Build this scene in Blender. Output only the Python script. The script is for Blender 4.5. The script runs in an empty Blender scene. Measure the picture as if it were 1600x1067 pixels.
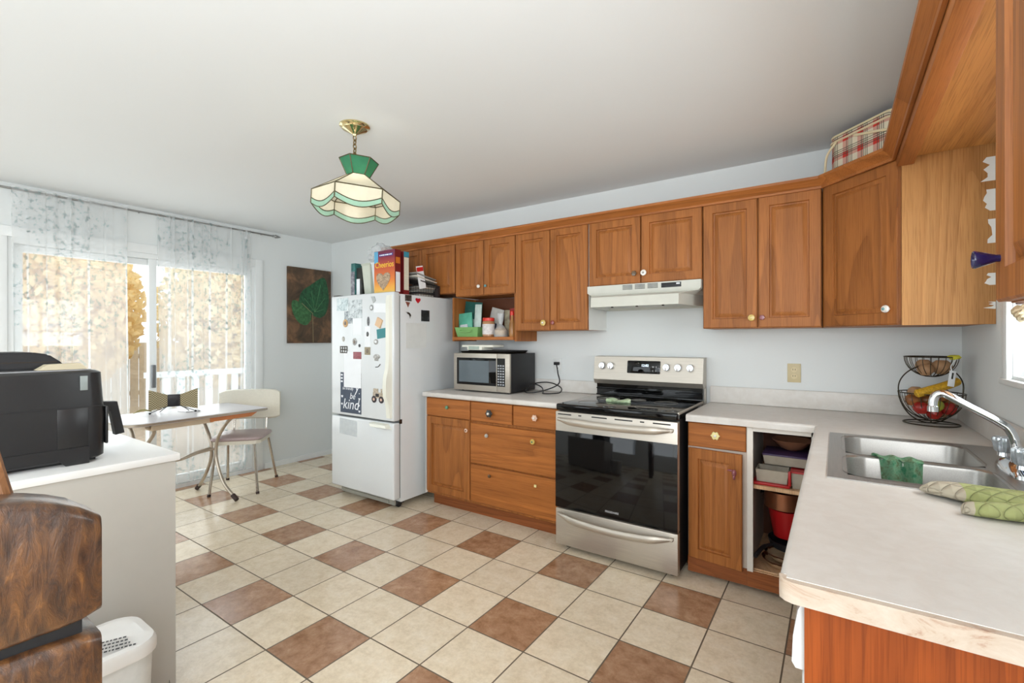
import bpy, bmesh, math, random
from mathutils import Vector, Matrix
random.seed(7)
C = bpy.context.scene.collection
S = bpy.context.scene
PI = math.pi
# ------------------------------------------------------------------ camera
cam = bpy.data.objects.new('camera', bpy.data.cameras.new('camera')); C.objects.link(cam)
cam.data.sensor_width = 36; cam.data.lens = 36 * 736.4 / 1600
cam.data.shift_y = -(533.5 - 530.3) / 1600
cam.data.clip_start = 0.05
cam.location = (0, 0, 1.35)
cam.rotation_euler = (PI / 2, math.radians(0.07), math.radians(34.48))
S.camera = cam
# ------------------------------------------------------------------ world, sun, large lights, exposure
w = bpy.data.worlds.new('world'); S.world = w; w.use_nodes = True
wn = w.node_tree.nodes; wl = w.node_tree.links; wn.clear()
wo = wn.new('ShaderNodeOutputWorld'); wb = wn.new('ShaderNodeBackground')
wb.inputs[0].default_value = (0.86, 0.93, 1.0, 1); wb.inputs[1].default_value = 1.75
wl.new(wb.outputs[0], wo.inputs[0])
sun = bpy.data.objects.new('sun', bpy.data.lights.new('sun', 'SUN')); C.objects.link(sun)
sun.data.energy = .7; sun.data.angle = math.radians(20); sun.data.color = (1, .95, .86)
sun.rotation_euler = (math.radians(35), math.radians(28), math.radians(20))
def area(name, loc, rot, sx, sy, e, col):
    l = bpy.data.objects.new(name, bpy.data.lights.new(name, 'AREA')); C.objects.link(l)
    l.data.shape = 'RECTANGLE'; l.data.size = sx; l.data.size_y = sy; l.data.energy = e; l.data.color = col
    l.location = loc; l.rotation_euler = [math.radians(a) for a in rot]
    return l
# fill lamps added at made-up near-wall windows; daylight by the sliding door
area('near_fill', (-0.4, -1.52, 1.55), (90, 0, 0), 1.5, 1.5, 13, (.93, .97, 1))
area('near_fill_west', (-3.2, -1.52, 1.45), (90, 0, 0), 2.6, 1.6, 22, (.93, .97, 1))
area('daylight_patio_door', (-5.35, 1.6, 1.35), (90, 0, -90), 1.7, 1.9, 22, (.93, .97, 1))
# added upward fill lamp behind the camera, lifts ceiling, floor and counters
area('ceiling_bounce_fill', (.1, -.5, 1.66), (160, 0, -22), 1.9, 1.1, 35, (.86, .94, 1))
area('side_fill', (.46, -.9, 1.55), (90, 0, 60), .95, 1.2, 50, (.93, .97, 1))  # fill lamp added behind the camera on the right, brightens the left wall
area('daylight_sink_window', (0.72, 1.95, 1.62), (90, 0, 90), 1.1, .8, 22, (.95, .98, 1))
S.view_settings.view_transform = 'Standard'; S.view_settings.look = 'None'
S.view_settings.exposure = 0.24; S.view_settings.gamma = 1; S.view_settings.use_curve_mapping = False

# ------------------------------------------------------------------ materials
MATS = {}
def srgb(r, g, b):
    f = lambda c: (c / 255 / 12.92) if c / 255 <= .04045 else ((c / 255 + .055) / 1.055) ** 2.4
    return (f(r), f(g), f(b), 1)
class N:
    def __init__(s, name):
        s.m = bpy.data.materials.new(name); s.m.use_nodes = True
        s.n = s.m.node_tree.nodes; s.l = s.m.node_tree.links
        s.b = s.n['Principled BSDF']; s.out = s.n['Material Output']
        s.tc = None
    def add(s, t, **k):
        x = s.n.new(t)
        for a, v in k.items(): setattr(x, a, v)
        return x
    def setin(s, node, i, v):
        if hasattr(v, 'is_output') or isinstance(v, bpy.types.NodeSocket): s.l.new(v, node.inputs[i])
        else: node.inputs[i].default_value = v
    def coord(s, scale=(1, 1, 1), rand=False, kind='Object'):
        tc = s.add('ShaderNodeTexCoord'); mp = s.add('ShaderNodeMapping')
        s.l.new(tc.outputs[kind], mp.inputs[0]); mp.inputs['Scale'].default_value = scale
        if rand:
            oi = s.add('ShaderNodeObjectInfo'); v = s.math('MULTIPLY', oi.outputs['Random'], 37.0)
            s.l.new(v, mp.inputs['Location'])
        return mp.outputs[0]
    def math(s, op, a, b=0.0, c=None):
        x = s.add('ShaderNodeMath', operation=op); s.setin(x, 0, a); s.setin(x, 1, b)
        if c is not None: s.setin(x, 2, c)
        return x.outputs[0]
    def noise(s, vec, scale, detail=3, rough=.5, dist=0):
        x = s.add('ShaderNodeTexNoise'); s.l.new(vec, x.inputs['Vector']); x.inputs['Scale'].default_value = scale
        x.inputs['Detail'].default_value = detail; x.inputs['Roughness'].default_value = rough; x.inputs['Distortion'].default_value = dist
        return x.outputs['Fac']
    def ramp(s, fac, stops):
        x = s.add('ShaderNodeValToRGB'); s.l.new(fac, x.inputs[0]); e = x.color_ramp.elements
        while len(e) < len(stops): e.new(.5)
        for i, (p, c) in enumerate(stops): e[i].position = p; e[i].color = c
        return x.outputs[0]
    def mix(s, fac, a, b, mode='MIX'):
        x = s.add('ShaderNodeMix', data_type='RGBA', blend_type=mode)
        s.setin(x, 0, fac); s.setin(x, 6, a); s.setin(x, 7, b)
        return x.outputs[2]
    def bump(s, h, strength=.2, dist=.002):
        x = s.add('ShaderNodeBump'); s.l.new(h, x.inputs['Height']); x.inputs['Strength'].default_value = strength
        x.inputs['Distance'].default_value = dist; s.l.new(x.outputs[0], s.b.inputs['Normal'])
    def base(s, v): s.setin(s.b, 'Base Color', v)
def plain(name, rgb, rough=.5, metal=0, var=.06, scale=14, bump=0, coat=0, trans=0, ior=1.45, spec=.5):
    if name in MATS: return MATS[name]
    n = N(name); c = srgb(*rgb); d = tuple(x * (1 - var) for x in c[:3]) + (1,)
    f = n.noise(n.coord(), scale, 2)
    n.base(n.ramp(f, [(.3, d), (.7, c)]))
    n.b.inputs['Roughness'].default_value = rough; n.b.inputs['Metallic'].default_value = metal
    n.b.inputs['Coat Weight'].default_value = coat; n.b.inputs['Transmission Weight'].default_value = trans
    n.b.inputs['IOR'].default_value = ior; n.b.inputs['Specular IOR Level'].default_value = spec
    if bump: n.bump(n.noise(n.coord(), scale * 6, 3), bump)
    MATS[name] = n.m; return n.m
def oak(name, axis, light, dark, rough=.46, big=1.0):
    n = N(name); k = 0.07
    sc = [1, 1, 1]; sc[axis] = k
    v = n.coord(sc, True)
    cn = n.noise(v, 3.4 * big, 1.5, .45, .3); fb = n.math('FRACT', n.math('MULTIPLY', cn, 15.0))
    fine = n.noise(v, 40, 3, .6)
    fb = n.math('ADD', n.math('MULTIPLY', fb, .8), n.math('MULTIPLY', fine, .3))
    sc2 = [1, 1, 1]; sc2[axis] = .02
    pores = n.noise(n.coord(sc2, True), 260, 2, .7)
    stre = n.noise(n.coord(sc2, True), 22, 3, .6)
    L = srgb(*light); D = srgb(*dark)
    g = n.ramp(fb, [(0.08, tuple(.55 * a + .45 * b for a, b in zip(L, D))), (.22, L), (.7, tuple(.8 * a + .2 * b for a, b in zip(L, D))), (1, tuple(.5 * a + .5 * b for a, b in zip(L, D)))])
    g2 = n.ramp(stre, [(.3, (.80, .78, .76, 1)), (.7, (1.08, 1.06, 1.04, 1))])
    g3 = n.ramp(pores, [(.38, (.72, .66, .60, 1)), (.5, (1, 1, 1, 1))])
    c = n.mix(.85, g, g2, 'MULTIPLY'); c = n.mix(.75, c, g3, 'MULTIPLY')
    n.base(c); n.b.inputs['Roughness'].default_value = rough
    n.b.inputs['Specular IOR Level'].default_value = .28
    n.bump(pores, .12, .001)
    MATS[name] = n.m; return n.m
OV = oak('oak_vertical', 2, (170, 107, 54), (112, 66, 30))
OH = oak('oak_horizontal', 0, (178, 110, 54), (118, 68, 30))
OY = oak('oak_depth', 1, (178, 112, 58), (120, 70, 32), big=.8)
OP = oak('oak_panel', 2, (190, 140, 84), (144, 94, 48), big=.8)
OE = oak('oak_end', 2, (156, 76, 26), (104, 44, 12), big=1.2)
OD = oak('oak_toe', 0, (150, 88, 48), (104, 56, 28))
PLY = oak('pine_edge', 2, (224, 186, 146), (188, 140, 98))
WALL = plain('wall_paint', (222, 225, 224), .75, var=.03, scale=1.2, bump=.05)
CEIL = plain('ceiling_paint', (228, 230, 230), .8, var=.02, scale=1, bump=.04)
TRIM = plain('white_trim', (232, 234, 233), .4, var=.02)
WHITE = plain('white_enamel', (218, 221, 222), .22, var=.015, coat=.3)
BISQ = plain('bisque_plastic', (232, 231, 218), .35, var=.03)
WLAM = plain('white_laminate', (236, 235, 230), .35, var=.03)
BLACK = plain('black_plastic', (30, 30, 32), .45, var=.1)
BGLOSS = plain('black_glass', (8, 8, 9), .05, var=.0, spec=.45)
CHROME = plain('chrome', (225, 228, 232), .08, 1, var=.02)
DARKMET = plain('dark_metal', (70, 62, 54), .35, .8)
GLASS = plain('clear_glass', (245, 250, 250), .03, trans=1, var=0)
PAPER = plain('paper', (238, 240, 242), .7, var=.03)
def steel(name, rgb, rough, axis):
    n = N(name); sc = [1, 1, 1]; sc[axis] = .02
    f = n.noise(n.coord(sc), 300, 2)
    c = srgb(*rgb); n.base(n.ramp(f, [(.3, tuple(x * .86 for x in c[:3]) + (1,)), (.7, c)]))
    n.b.inputs['Metallic'].default_value = .72; n.b.inputs['Roughness'].default_value = rough
    MATS[name] = n.m; return n.m
STEEL = steel('brushed_steel', (196, 188, 176), .40, 0)
SINKM = steel('sink_steel', (166, 163, 158), .30, 1)
# floor tiles
def floor_mat():
    n = N('floor_tiles'); s = .31086; x0 = -2.6683; y0 = 1.0832
    tc = n.add('ShaderNodeTexCoord'); sp = n.add('ShaderNodeSeparateXYZ'); n.l.new(tc.outputs['Object'], sp.inputs[0])
    ux = n.math('DIVIDE', n.math('SUBTRACT', sp.outputs[0], x0), s); uy = n.math('DIVIDE', n.math('SUBTRACT', sp.outputs[1], y0), s)
    ix = n.math('FLOOR', ux); iy = n.math('FLOOR', uy); fx = n.math('FRACT', ux); fy = n.math('FRACT', uy)
    def even(i): return n.math('LESS_THAN', n.math('FRACT', n.math('MULTIPLY', n.math('ADD', i, 100.0), .5)), .25)
    dark = n.math('MULTIPLY', even(ix), even(iy))
    g = .0105
    def edge(f): return n.math('MINIMUM', f, n.math('SUBTRACT', 1.0, f))
    ed = n.math('MINIMUM', edge(fx), edge(fy)); grout = n.math('LESS_THAN', ed, g)
    cb = n.add('ShaderNodeCombineXYZ'); n.l.new(ix, cb.inputs[0]); n.l.new(iy, cb.inputs[1])
    wnn = n.add('ShaderNodeTexWhiteNoise', noise_dimensions='2D'); n.l.new(cb.outputs[0], wnn.inputs['Vector'])
    off = n.add('ShaderNodeVectorMath', operation='MULTIPLY_ADD'); n.l.new(cb.outputs[0], off.inputs[0]); off.inputs[1].default_value = (3.7, 5.1, 0); n.l.new(tc.outputs['Object'], off.inputs[2])
    m1 = n.noise(off.outputs[0], 12, 7, .72, .3); m2 = n.noise(off.outputs[0], 55, 5, .75, .2)
    lt = n.ramp(m1, [(.3, srgb(214, 196, 168)), (.5, srgb(228, 212, 186)), (.7, srgb(234, 221, 200))])
    dk = n.ramp(m1, [(.3, srgb(142, 104, 76)), (.5, srgb(170, 130, 100)), (.7, srgb(192, 156, 126))])
    c = n.mix(dark, lt, dk)
    c = n.mix(.6, c, n.ramp(m2, [(.35, (.86, .84, .81, 1)), (.6, (1.03, 1.03, 1.03, 1))]), 'MULTIPLY')
    var = n.math('ADD', n.math('MULTIPLY', wnn.outputs['Value'], .14), .92)
    vc = n.add('ShaderNodeCombineColor'); [n.l.new(var, vc.inputs[i]) for i in range(3)]
    c = n.mix(1.0, c, vc.outputs[0], 'MULTIPLY')
    c = n.mix(grout, c, srgb(104, 90, 74))
    n.base(c); n.b.inputs['Roughness'].default_value = .3
    n.setin(n.b, 'Roughness', n.math('ADD', n.math('MULTIPLY', grout, .5), n.math('ADD', n.math('MULTIPLY', m1, .2), .10)))
    h = n.math('SUBTRACT', n.math('MULTIPLY', m2, .12), grout)
    n.bump(h, .35, .002)
    return n.m
FLOOR = floor_mat()
def counter_mat():
    n = N('counter_laminate'); v = n.coord()
    a = n.noise(v, 3, 4, .6); b = n.noise(v, 24, 5, .7, .6)
    c = n.ramp(a, [(.35, srgb(208, 203, 196)), (.65, srgb(217, 214, 209))])
    c = n.mix(.5, c, n.ramp(b, [(.4, (.93, .91, .89, 1)), (.6, (1.02, 1.02, 1.02, 1))]), 'MULTIPLY')
    n.base(c); n.b.inputs['Roughness'].default_value = .38; return n.m
COUNTER = counter_mat()
def worn_edge():
    n = N('worn_counter_edge'); a = n.noise(n.coord((1, 1, 2)), 12, 6, .7, 1)
    n.base(n.ramp(a, [(.3, srgb(168, 134, 112)), (.42, srgb(192, 174, 156)), (.7, srgb(206, 194, 180))])); n.b.inputs['Roughness'].default_value = .6
    n.bump(a, .4); return n.m
EDGE = worn_edge()
def sheer():
    n = N('sheer_curtain'); n.n.remove(n.b)
    v = n.coord((1, 1, .8)); a = n.noise(v, 38, 4, .65); big = n.noise(v, 2.6, 3)
    sp = n.add('ShaderNodeSeparateXYZ'); tc = n.add('ShaderNodeTexCoord'); n.l.new(tc.outputs['Object'], sp.inputs[0])
    m = n.math('MULTIPLY', n.math('GREATER_THAN', a, .57), n.math('GREATER_THAN', big, .47))
    col = n.mix(m, srgb(236, 238, 238), srgb(164, 178, 178))
    d = n.add('ShaderNodeBsdfDiffuse'); n.l.new(col, d.inputs[0]); t = n.add('ShaderNodeBsdfTranslucent'); n.l.new(col, t.inputs[0])
    tr = n.add('ShaderNodeBsdfTransparent'); mx = n.add('ShaderNodeMixShader'); mx.inputs[0].default_value = .5
    n.l.new(d.outputs[0], mx.inputs[1]); n.l.new(t.outputs[0], mx.inputs[2])
    m2 = n.add('ShaderNodeMixShader'); n.l.new(n.math('ADD', .36, n.math('MULTIPLY', m, .3)), m2.inputs[0])
    n.l.new(tr.outputs[0], m2.inputs[1]); n.l.new(mx.outputs[0], m2.inputs[2]); n.l.new(m2.outputs[0], n.out.inputs[0])
    return n.m
SHEER = sheer()
def opal(name, rgb):
    n = N(name); c = srgb(*rgb); f = n.noise(n.coord(), 22, 4, .6)
    n.base(n.ramp(f, [(.3, tuple(x * .84 for x in c[:3]) + (1,)), (.7, c)])); n.b.inputs['Roughness'].default_value = .15
    t = n.add('ShaderNodeBsdfTranslucent'); t.inputs[0].default_value = c
    mx = n.add('ShaderNodeMixShader'); mx.inputs[0].default_value = .45
    n.l.new(n.b.outputs[0], mx.inputs[1]); n.l.new(t.outputs[0], mx.inputs[2]); n.l.new(mx.outputs[0], n.out.inputs[0]); return n.m
OPAL = opal('opal_glass', (242, 238, 224)); GREENG = opal('green_glass', (96, 176, 138)); PALEG = opal('pale_green_glass', (190, 222, 206))
def pane():
    n = N('window_pane'); n.n.remove(n.b)
    tr = n.add('ShaderNodeBsdfTransparent'); tr.inputs[0].default_value = (.96, .98, .98, 1); g = n.add('ShaderNodeBsdfGlossy'); g.inputs['Roughness'].default_value = .02
    mx = n.add('ShaderNodeMixShader'); mx.inputs[0].default_value = .06
    n.l.new(tr.outputs[0], mx.inputs[1]); n.l.new(g.outputs[0], mx.inputs[2]); n.l.new(mx.outputs[0], n.out.inputs[0]); return n.m
PANE = pane()
def tinted(name, rgb, alpha, rough=.25):
    n = N(name); c = srgb(*rgb); n.base(c); n.b.inputs['Roughness'].default_value = rough
    f = n.noise(n.coord(), 30, 3); n.setin(n.b, 'Alpha', n.math('ADD', n.math('MULTIPLY', f, .2), alpha - .1)); return n.m
FILM = tinted('clear_film', (225, 230, 232), .38)
FROST = tinted('frosted_plastic', (226, 228, 226), .82, .4)
def tartan():
    n = N('tartan'); v = n.coord(); sp = n.add('ShaderNodeSeparateXYZ'); n.l.new(v, sp.inputs[0])
    def band(a, per, off, wd): return n.math('LESS_THAN', n.math('FRACT', n.math('ADD', n.math('DIVIDE', a, per), off)), wd)
    x, z = sp.outputs[0], n.math('ADD', sp.outputs[2], sp.outputs[1])
    rx, rz = band(x, .085, .1, .36), band(z, .085, .45, .36)
    both = n.math('MULTIPLY', rx, rz); one = n.math('SUBTRACT', n.math('MAXIMUM', rx, rz), both)
    c = n.mix(n.math('MULTIPLY', one, .65), srgb(216, 204, 180), srgb(190, 110, 100)); c = n.mix(both, c, srgb(196, 50, 40))
    for a, p in ((x, .5), (z, .9)):
        for o in (p, p + .12, p + .24, p + .36):
            c = n.mix(n.math('MULTIPLY', band(a, .085, o, .05), .8), c, srgb(52, 62, 48))
    n.base(c); n.b.inputs['Roughness'].default_value = .8; n.bump(n.noise(v, 400, 2), .3); return n.m
TARTAN = tartan()
def rustic():
    n = N('rustic_timber'); v = n.coord((1, 1.6, .5)); a = n.noise(v, 34, 8, .75, .7); b = n.noise(n.coord((1, 1, .25)), 34, 5, .7)
    c = n.ramp(a, [(.3, srgb(30, 18, 10)), (.45, srgb(72, 44, 22)), (.6, srgb(104, 68, 34)), (.8, srgb(156, 108, 58))])
    c = n.mix(.8, c, n.ramp(b, [(.35, (.42, .38, .34, 1)), (.6, (1.1, 1.05, 1, 1))]), 'MULTIPLY')
    n.base(c); n.b.inputs['Roughness'].default_value = .36; n.b.inputs['Coat Weight'].default_value = .6; n.b.inputs['Coat Roughness'].default_value = .22; n.bump(a, .6, .005); return n.m
RUST = rustic()
def leafpic():
    n = N('painted_canvas'); v = n.coord(); a = n.noise(v, 5, 4, .6, .8)
    n.base(n.ramp(a, [(.3, srgb(44, 36, 26)), (.5, srgb(82, 62, 44)), (.68, srgb(132, 96, 66))])); n.b.inputs['Roughness'].default_value = .5; return n.m
CANVAS = leafpic()
LEAFG = plain('leaf_green', (44, 98, 62), .5, var=.6, scale=30)
def weave(name, c1, c2, sc=90):
    n = N(name); ck = n.add('ShaderNodeTexChecker'); n.l.new(n.coord(), ck.inputs[0]); ck.inputs['Scale'].default_value = sc
    ck.inputs[1].default_value = srgb(*c1); ck.inputs[2].default_value = srgb(*c2); n.base(ck.outputs[0]); n.b.inputs['Roughness'].default_value = .8
    n.bump(ck.outputs[1], .5); return n.m
def photo(name, cols, sc=40):
    n = N(name); f = n.noise(n.coord(), sc, 5, .7, .5); k = len(cols)
    n.base(n.ramp(f, [(.3 + .4 * i / (k - 1), srgb(*c)) for i, c in enumerate(cols)])); n.b.inputs['Roughness'].default_value = .4; return n.m
def glow(name, rgb, s):
    n = N(name); n.base(srgb(*rgb)); n.b.inputs['Emission Color'].default_value = srgb(*rgb); n.b.inputs['Emission Strength'].default_value = s; return n.m

# ------------------------------------------------------------------ mesh building
class MB:
    def __init__(s): s.bm = bmesh.new()
    def box(s, x0, x1, y0, y1, z0, z1, bev=0, seg=2, M=None):
        r = bmesh.ops.create_cube(s.bm, size=1); vs = r['verts']
        for v in vs: v.co = Vector(((x0 + x1) / 2 + v.co.x * (x1 - x0), (y0 + y1) / 2 + v.co.y * (y1 - y0), (z0 + z1) / 2 + v.co.z * (z1 - z0)))
        if bev:
            es = list({e for v in vs for e in v.link_edges})
            r = bmesh.ops.bevel(s.bm, geom=es, offset=bev, segments=seg, profile=.5, affect='EDGES'); vs = list({v for f in r['faces'] for v in f.verts} | {v for v in vs if v.is_valid})
        if M is not None:
            for v in vs: v.co = M @ v.co
        return s
    def poly(s, pts, vec):           # planar polygon extruded by vec
        vec = Vector(vec); a = [s.bm.verts.new(p) for p in pts]; b = [s.bm.verts.new(Vector(p) + vec) for p in pts]
        n = len(pts)
        s.bm.faces.new(a[::-1]); s.bm.faces.new(b)
        for i in range(n): s.bm.faces.new((a[i], a[(i + 1) % n], b[(i + 1) % n], b[i]))
        return s
    def loft(s, rings, cap=True, closed=True):
        R = [[s.bm.verts.new(p) for p in r] for r in rings]; n = len(R[0])
        for a, b in zip(R, R[1:]):
            for i in range(n if closed else n - 1): s.bm.faces.new((a[i], a[(i + 1) % n], b[(i + 1) % n], b[i]))
        if cap and closed: s.bm.faces.new(R[0][::-1]); s.bm.faces.new(R[-1])
        return s
    def tube(s, pts, r, seg=8, cap=True, closed=False):
        pts = [Vector(p) for p in pts]; rings = []; n = len(pts); up = None
        rr = r if isinstance(r, (list, tuple)) else [r] * n
        for i, p in enumerate(pts):
            if closed: t = pts[(i + 1) % n] - pts[i - 1]
            else: t = pts[min(i + 1, n - 1)] - pts[max(i - 1, 0)]
            t.normalize()
            if up is None: up = t.orthogonal().normalized()
            up = (up - t * up.dot(t)); up = up.normalized() if up.length > 1e-6 else t.orthogonal().normalized()
            q = t.cross(up)
            rings.append([p + (up * math.cos(2 * PI * k / seg) + q * math.sin(2 * PI * k / seg)) * rr[i] for k in range(seg)])
        if closed: rings.append(rings[0]); return s.loft(rings, False)
        return s.loft(rings, cap)
    def lathe(s, prof, c=(0, 0, 0), seg=24, axis='Z', sx=1, sy=1, cap=True):
        c = Vector(c); rings = []
        for r, h in prof:
            ring = []
            for k in range(seg):
                a = 2 * PI * k / seg; x, y = max(r, 1e-4) * math.cos(a) * sx, max(r, 1e-4) * math.sin(a) * sy
                ring.append(c + (Vector((x, y, h)) if axis == 'Z' else Vector((h, x, y)) if axis == 'X' else Vector((x, -h, y))))
            rings.append(ring)
        return s.loft(rings, cap)
    def ell(s, c, rx, ry, rz, M=None, sub=2, jit=0):
        r = bmesh.ops.create_icosphere(s.bm, subdivisions=sub, radius=1)
        for v in r['verts']:
            k = 1 + (random.uniform(-jit, jit) if jit else 0)
            p = Vector((v.co.x * rx * k, v.co.y * ry * k, v.co.z * rz * k))
            v.co = (M @ p if M is not None else p) + Vector(c)
        return s
    def door(s, o, U, V, Nn, wd, ht, rail=.055, th=.019, flat=False):
        o, U, V, Nn = map(Vector, (o, U, V, Nn))
        prof = [(0, -th), (0, -.004), (.004, 0)] + ([] if flat else [(rail, 0), (rail + .003, -.012), (rail + .011, -.0135), (rail + .032, -.003), (rail + .034, -.003)])
        if flat: prof += [(.012, 0)]
        rings = []
        for i, d in prof:
            rings.append([o + U * x + V * z + Nn * d for x, z in ((i, i), (wd - i, i), (wd - i, ht - i), (i, ht - i))])
        return s.loft(rings, True)
def smooth(me, ang=35):
    for p in me.polygons: p.use_smooth = True
    try: me.set_sharp_from_angle(angle=math.radians(ang))
    except Exception: pass
INV = {}
def obj(name, mb, mat, parent=None, world=True, tint=None):
    me = bpy.data.meshes.new(name); bm = mb.bm
    bmesh.ops.recalc_face_normals(bm, faces=bm.faces)
    if parent is not None and world: bm.transform(INV[parent.name])
    off = Vector((0, 0, 0))
    if parent is None and bm.verts:
        xs = [v.co for v in bm.verts]
        off = Vector(((min(v.x for v in xs) + max(v.x for v in xs)) / 2, (min(v.y for v in xs) + max(v.y for v in xs)) / 2, min(v.z for v in xs)))
        bm.transform(Matrix.Translation(-off))
    bm.to_mesh(me); bm.free(); smooth(me); me.materials.append(mat)
    o = bpy.data.objects.new(name, me); C.objects.link(o); o.location = off
    if parent is not None:
        o.parent = parent; INV[o.name] = INV[parent.name]
    else: INV[o.name] = Matrix.Translation(-off)
    return o
def tag(o, label, cat, group=None, kind=None):
    o['label'] = label; o['category'] = cat
    if group: o['group'] = group
    if kind: o['kind'] = kind
    return o
def thing(name, label, cat, loc, rz=0, group=None):
    o = bpy.data.objects.new(name, None); C.objects.link(o); o.location = loc; o.rotation_euler = (0, 0, rz); o.empty_display_size = .05
    INV[o.name] = (Matrix.Translation(Vector(loc)) @ Matrix.Rotation(rz, 4, 'Z')).inverted()
    return tag(o, label, cat, group)
def struct(name, mb, mat, parent=None):
    me = bpy.data.meshes.new(name); bmesh.ops.recalc_face_normals(mb.bm, faces=mb.bm.faces); mb.bm.to_mesh(me); mb.bm.free(); smooth(me, 30)
    me.materials.append(mat); o = bpy.data.objects.new(name, me); C.objects.link(o)
    INV[o.name] = Matrix.Identity(4)
    if parent is None: o['kind'] = 'structure'
    else: o.parent = parent
    return o
def text(name, body, size, mat, parent, M, ext=.0006, shear=0, world=True, sx=1):
    cu = bpy.data.curves.new(name, 'FONT'); cu.body = body; cu.size = size; cu.extrude = ext; cu.align_x = 'CENTER'; cu.align_y = 'CENTER'; cu.shear = shear; cu.resolution_u = 3
    t = bpy.data.objects.new(name + '_tmp', cu); C.objects.link(t); bpy.context.view_layer.update()
    me = bpy.data.meshes.new_from_object(t.evaluated_get(bpy.context.evaluated_depsgraph_get())); C.objects.unlink(t); bpy.data.objects.remove(t)
    me.transform(Matrix.Diagonal((sx, 1, 1, 1)))
    me.transform((INV[parent.name] if world else Matrix.Identity(4)) @ M); me.materials.clear(); me.materials.append(mat); me.name = name
    o = bpy.data.objects.new(name, me); C.objects.link(o); o.parent = parent; return o
def facing(p, U, V):                 # text matrix: x along U, y along V
    U, V = Vector(U).normalized(), Vector(V).normalized(); W = U.cross(V)
    return Matrix(((U.x, V.x, W.x, p[0]), (U.y, V.y, W.y, p[1]), (U.z, V.z, W.z, p[2]), (0, 0, 0, 1)))
def bez(ps, n=10):                   # catmull-rom through points
    ps = [Vector(p) for p in ps]; out = []
    P = [ps[0] * 2 - ps[1]] + ps + [ps[-1] * 2 - ps[-2]]
    for i in range(1, len(P) - 2):
        for k in range(n):
            t = k / n; a, b, c, d = P[i - 1:i + 3]
            out.append(.5 * ((2 * b) + (c - a) * t + (2 * a - 5 * b + 4 * c - d) * t * t + (3 * b - a - 3 * c + d) * t ** 3))
    return out + [ps[-1]]

XL, XR, YB, YN, HC = -4.93, .55, 3.40, -1.7, 2.49
# ------------------------------------------------------------------ room shell
struct('floor', MB().box(XL - .12, XR + .12, YN - .12, YB + .12, -.06, 0), FLOOR)
struct('ceiling', MB().box(XL - .12, XR + .12, YN - .12, YB + .12, HC, HC + .06), CEIL)
struct('wall_back', MB().box(XL - .12, XR + .12, YB, YB + .12, 0, HC), WALL)
m = MB()       # left wall with the patio door (Y .80-2.50) and a narrow sidelight (Y .1-.72)
D0, D1, DT = .745, 2.50, 2.10
m.box(XL - .12, XL, D1, YB, 0, HC); m.box(XL - .12, XL, YN, D1, DT, HC); m.box(XL - .12, XL, -.2, D0 - .05, 0, .35); m.box(XL - .12, XL, YN, -.2, 0, DT); m.box(XL - .12, XL, D0 - .05, D0, 0, DT)
struct('wall_left', m, WALL)
W0, W1, WZ0, WZ1 = 1.40, 2.53, 1.21, 2.08
m = MB()
m.box(XR, XR + .12, W1, YB, 0, HC); m.box(XR, XR + .12, -.4, W0, 0, HC); m.box(XR, XR + .12, YN, -1.4, 0, HC); m.box(XR, XR + .12, -1.4, -.4, 0, .9); m.box(XR, XR + .12, -1.4, -.4, 2.2, HC); m.box(XR, XR + .12, W0, W1, 0, WZ0); m.box(XR, XR + .12, W0, W1, WZ1, HC)
struct('wall_right', m, WALL)
m = MB()
m.box(XL, -4.6, YN - .1, YN, 0, HC); m.box(-1.8, -1.2, YN - .1, YN, 0, HC); m.box(.4, XR, YN - .1, YN, 0, HC)
m.box(-4.6, -1.8, YN - .1, YN, 0, .6); m.box(-4.6, -1.8, YN - .1, YN, 2.3, HC); m.box(-1.2, .4, YN - .1, YN, 0, .75); m.box(-1.2, .4, YN - .1, YN, 2.35, HC)
struct('wall_near', m, WALL)
for i, (a, b, c, d) in enumerate(((-4.6, -1.8, .6, 2.3), (-1.2, .4, .75, 2.35))):
    m = MB(); m.box(a, b, YN - .06, YN - .02, c, c + .05); m.box(a, b, YN - .06, YN - .02, d - .05, d); m.box(a, a + .05, YN - .06, YN - .02, c, d); m.box(b - .05, b, YN - .06, YN - .02, c, d); m.box((a + b) / 2 - .02, (a + b) / 2 + .02, YN - .06, YN - .02, c, d)
    wd = struct('window_%d' % (3 + i), m, TRIM); struct('pane', MB().box(a + .05, b - .05, YN - .045, YN - .04, c + .05, d - .05), PANE, wd)  # unseen windows added behind the camera as openings for fill light
m = MB().box(XL, XL + .012, 2.60, YB, 0, .055); struct('baseboard_left', m, TRIM)
struct('baseboard_back', MB().box(XL + .012, -3.7, YB - .012, YB, 0, .055), TRIM)
# patio door casing
m = MB(); m.box(XL, XL + .018, D1, D1 + .075, 0, DT + .075, .003); m.box(XL, XL + .018, -.25, D1, DT, DT + .075, .003); m.box(XL, XL + .018, D0 - .06, D0 - .005, 0, DT, .003)
struct('trim_1', m, TRIM)
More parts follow.
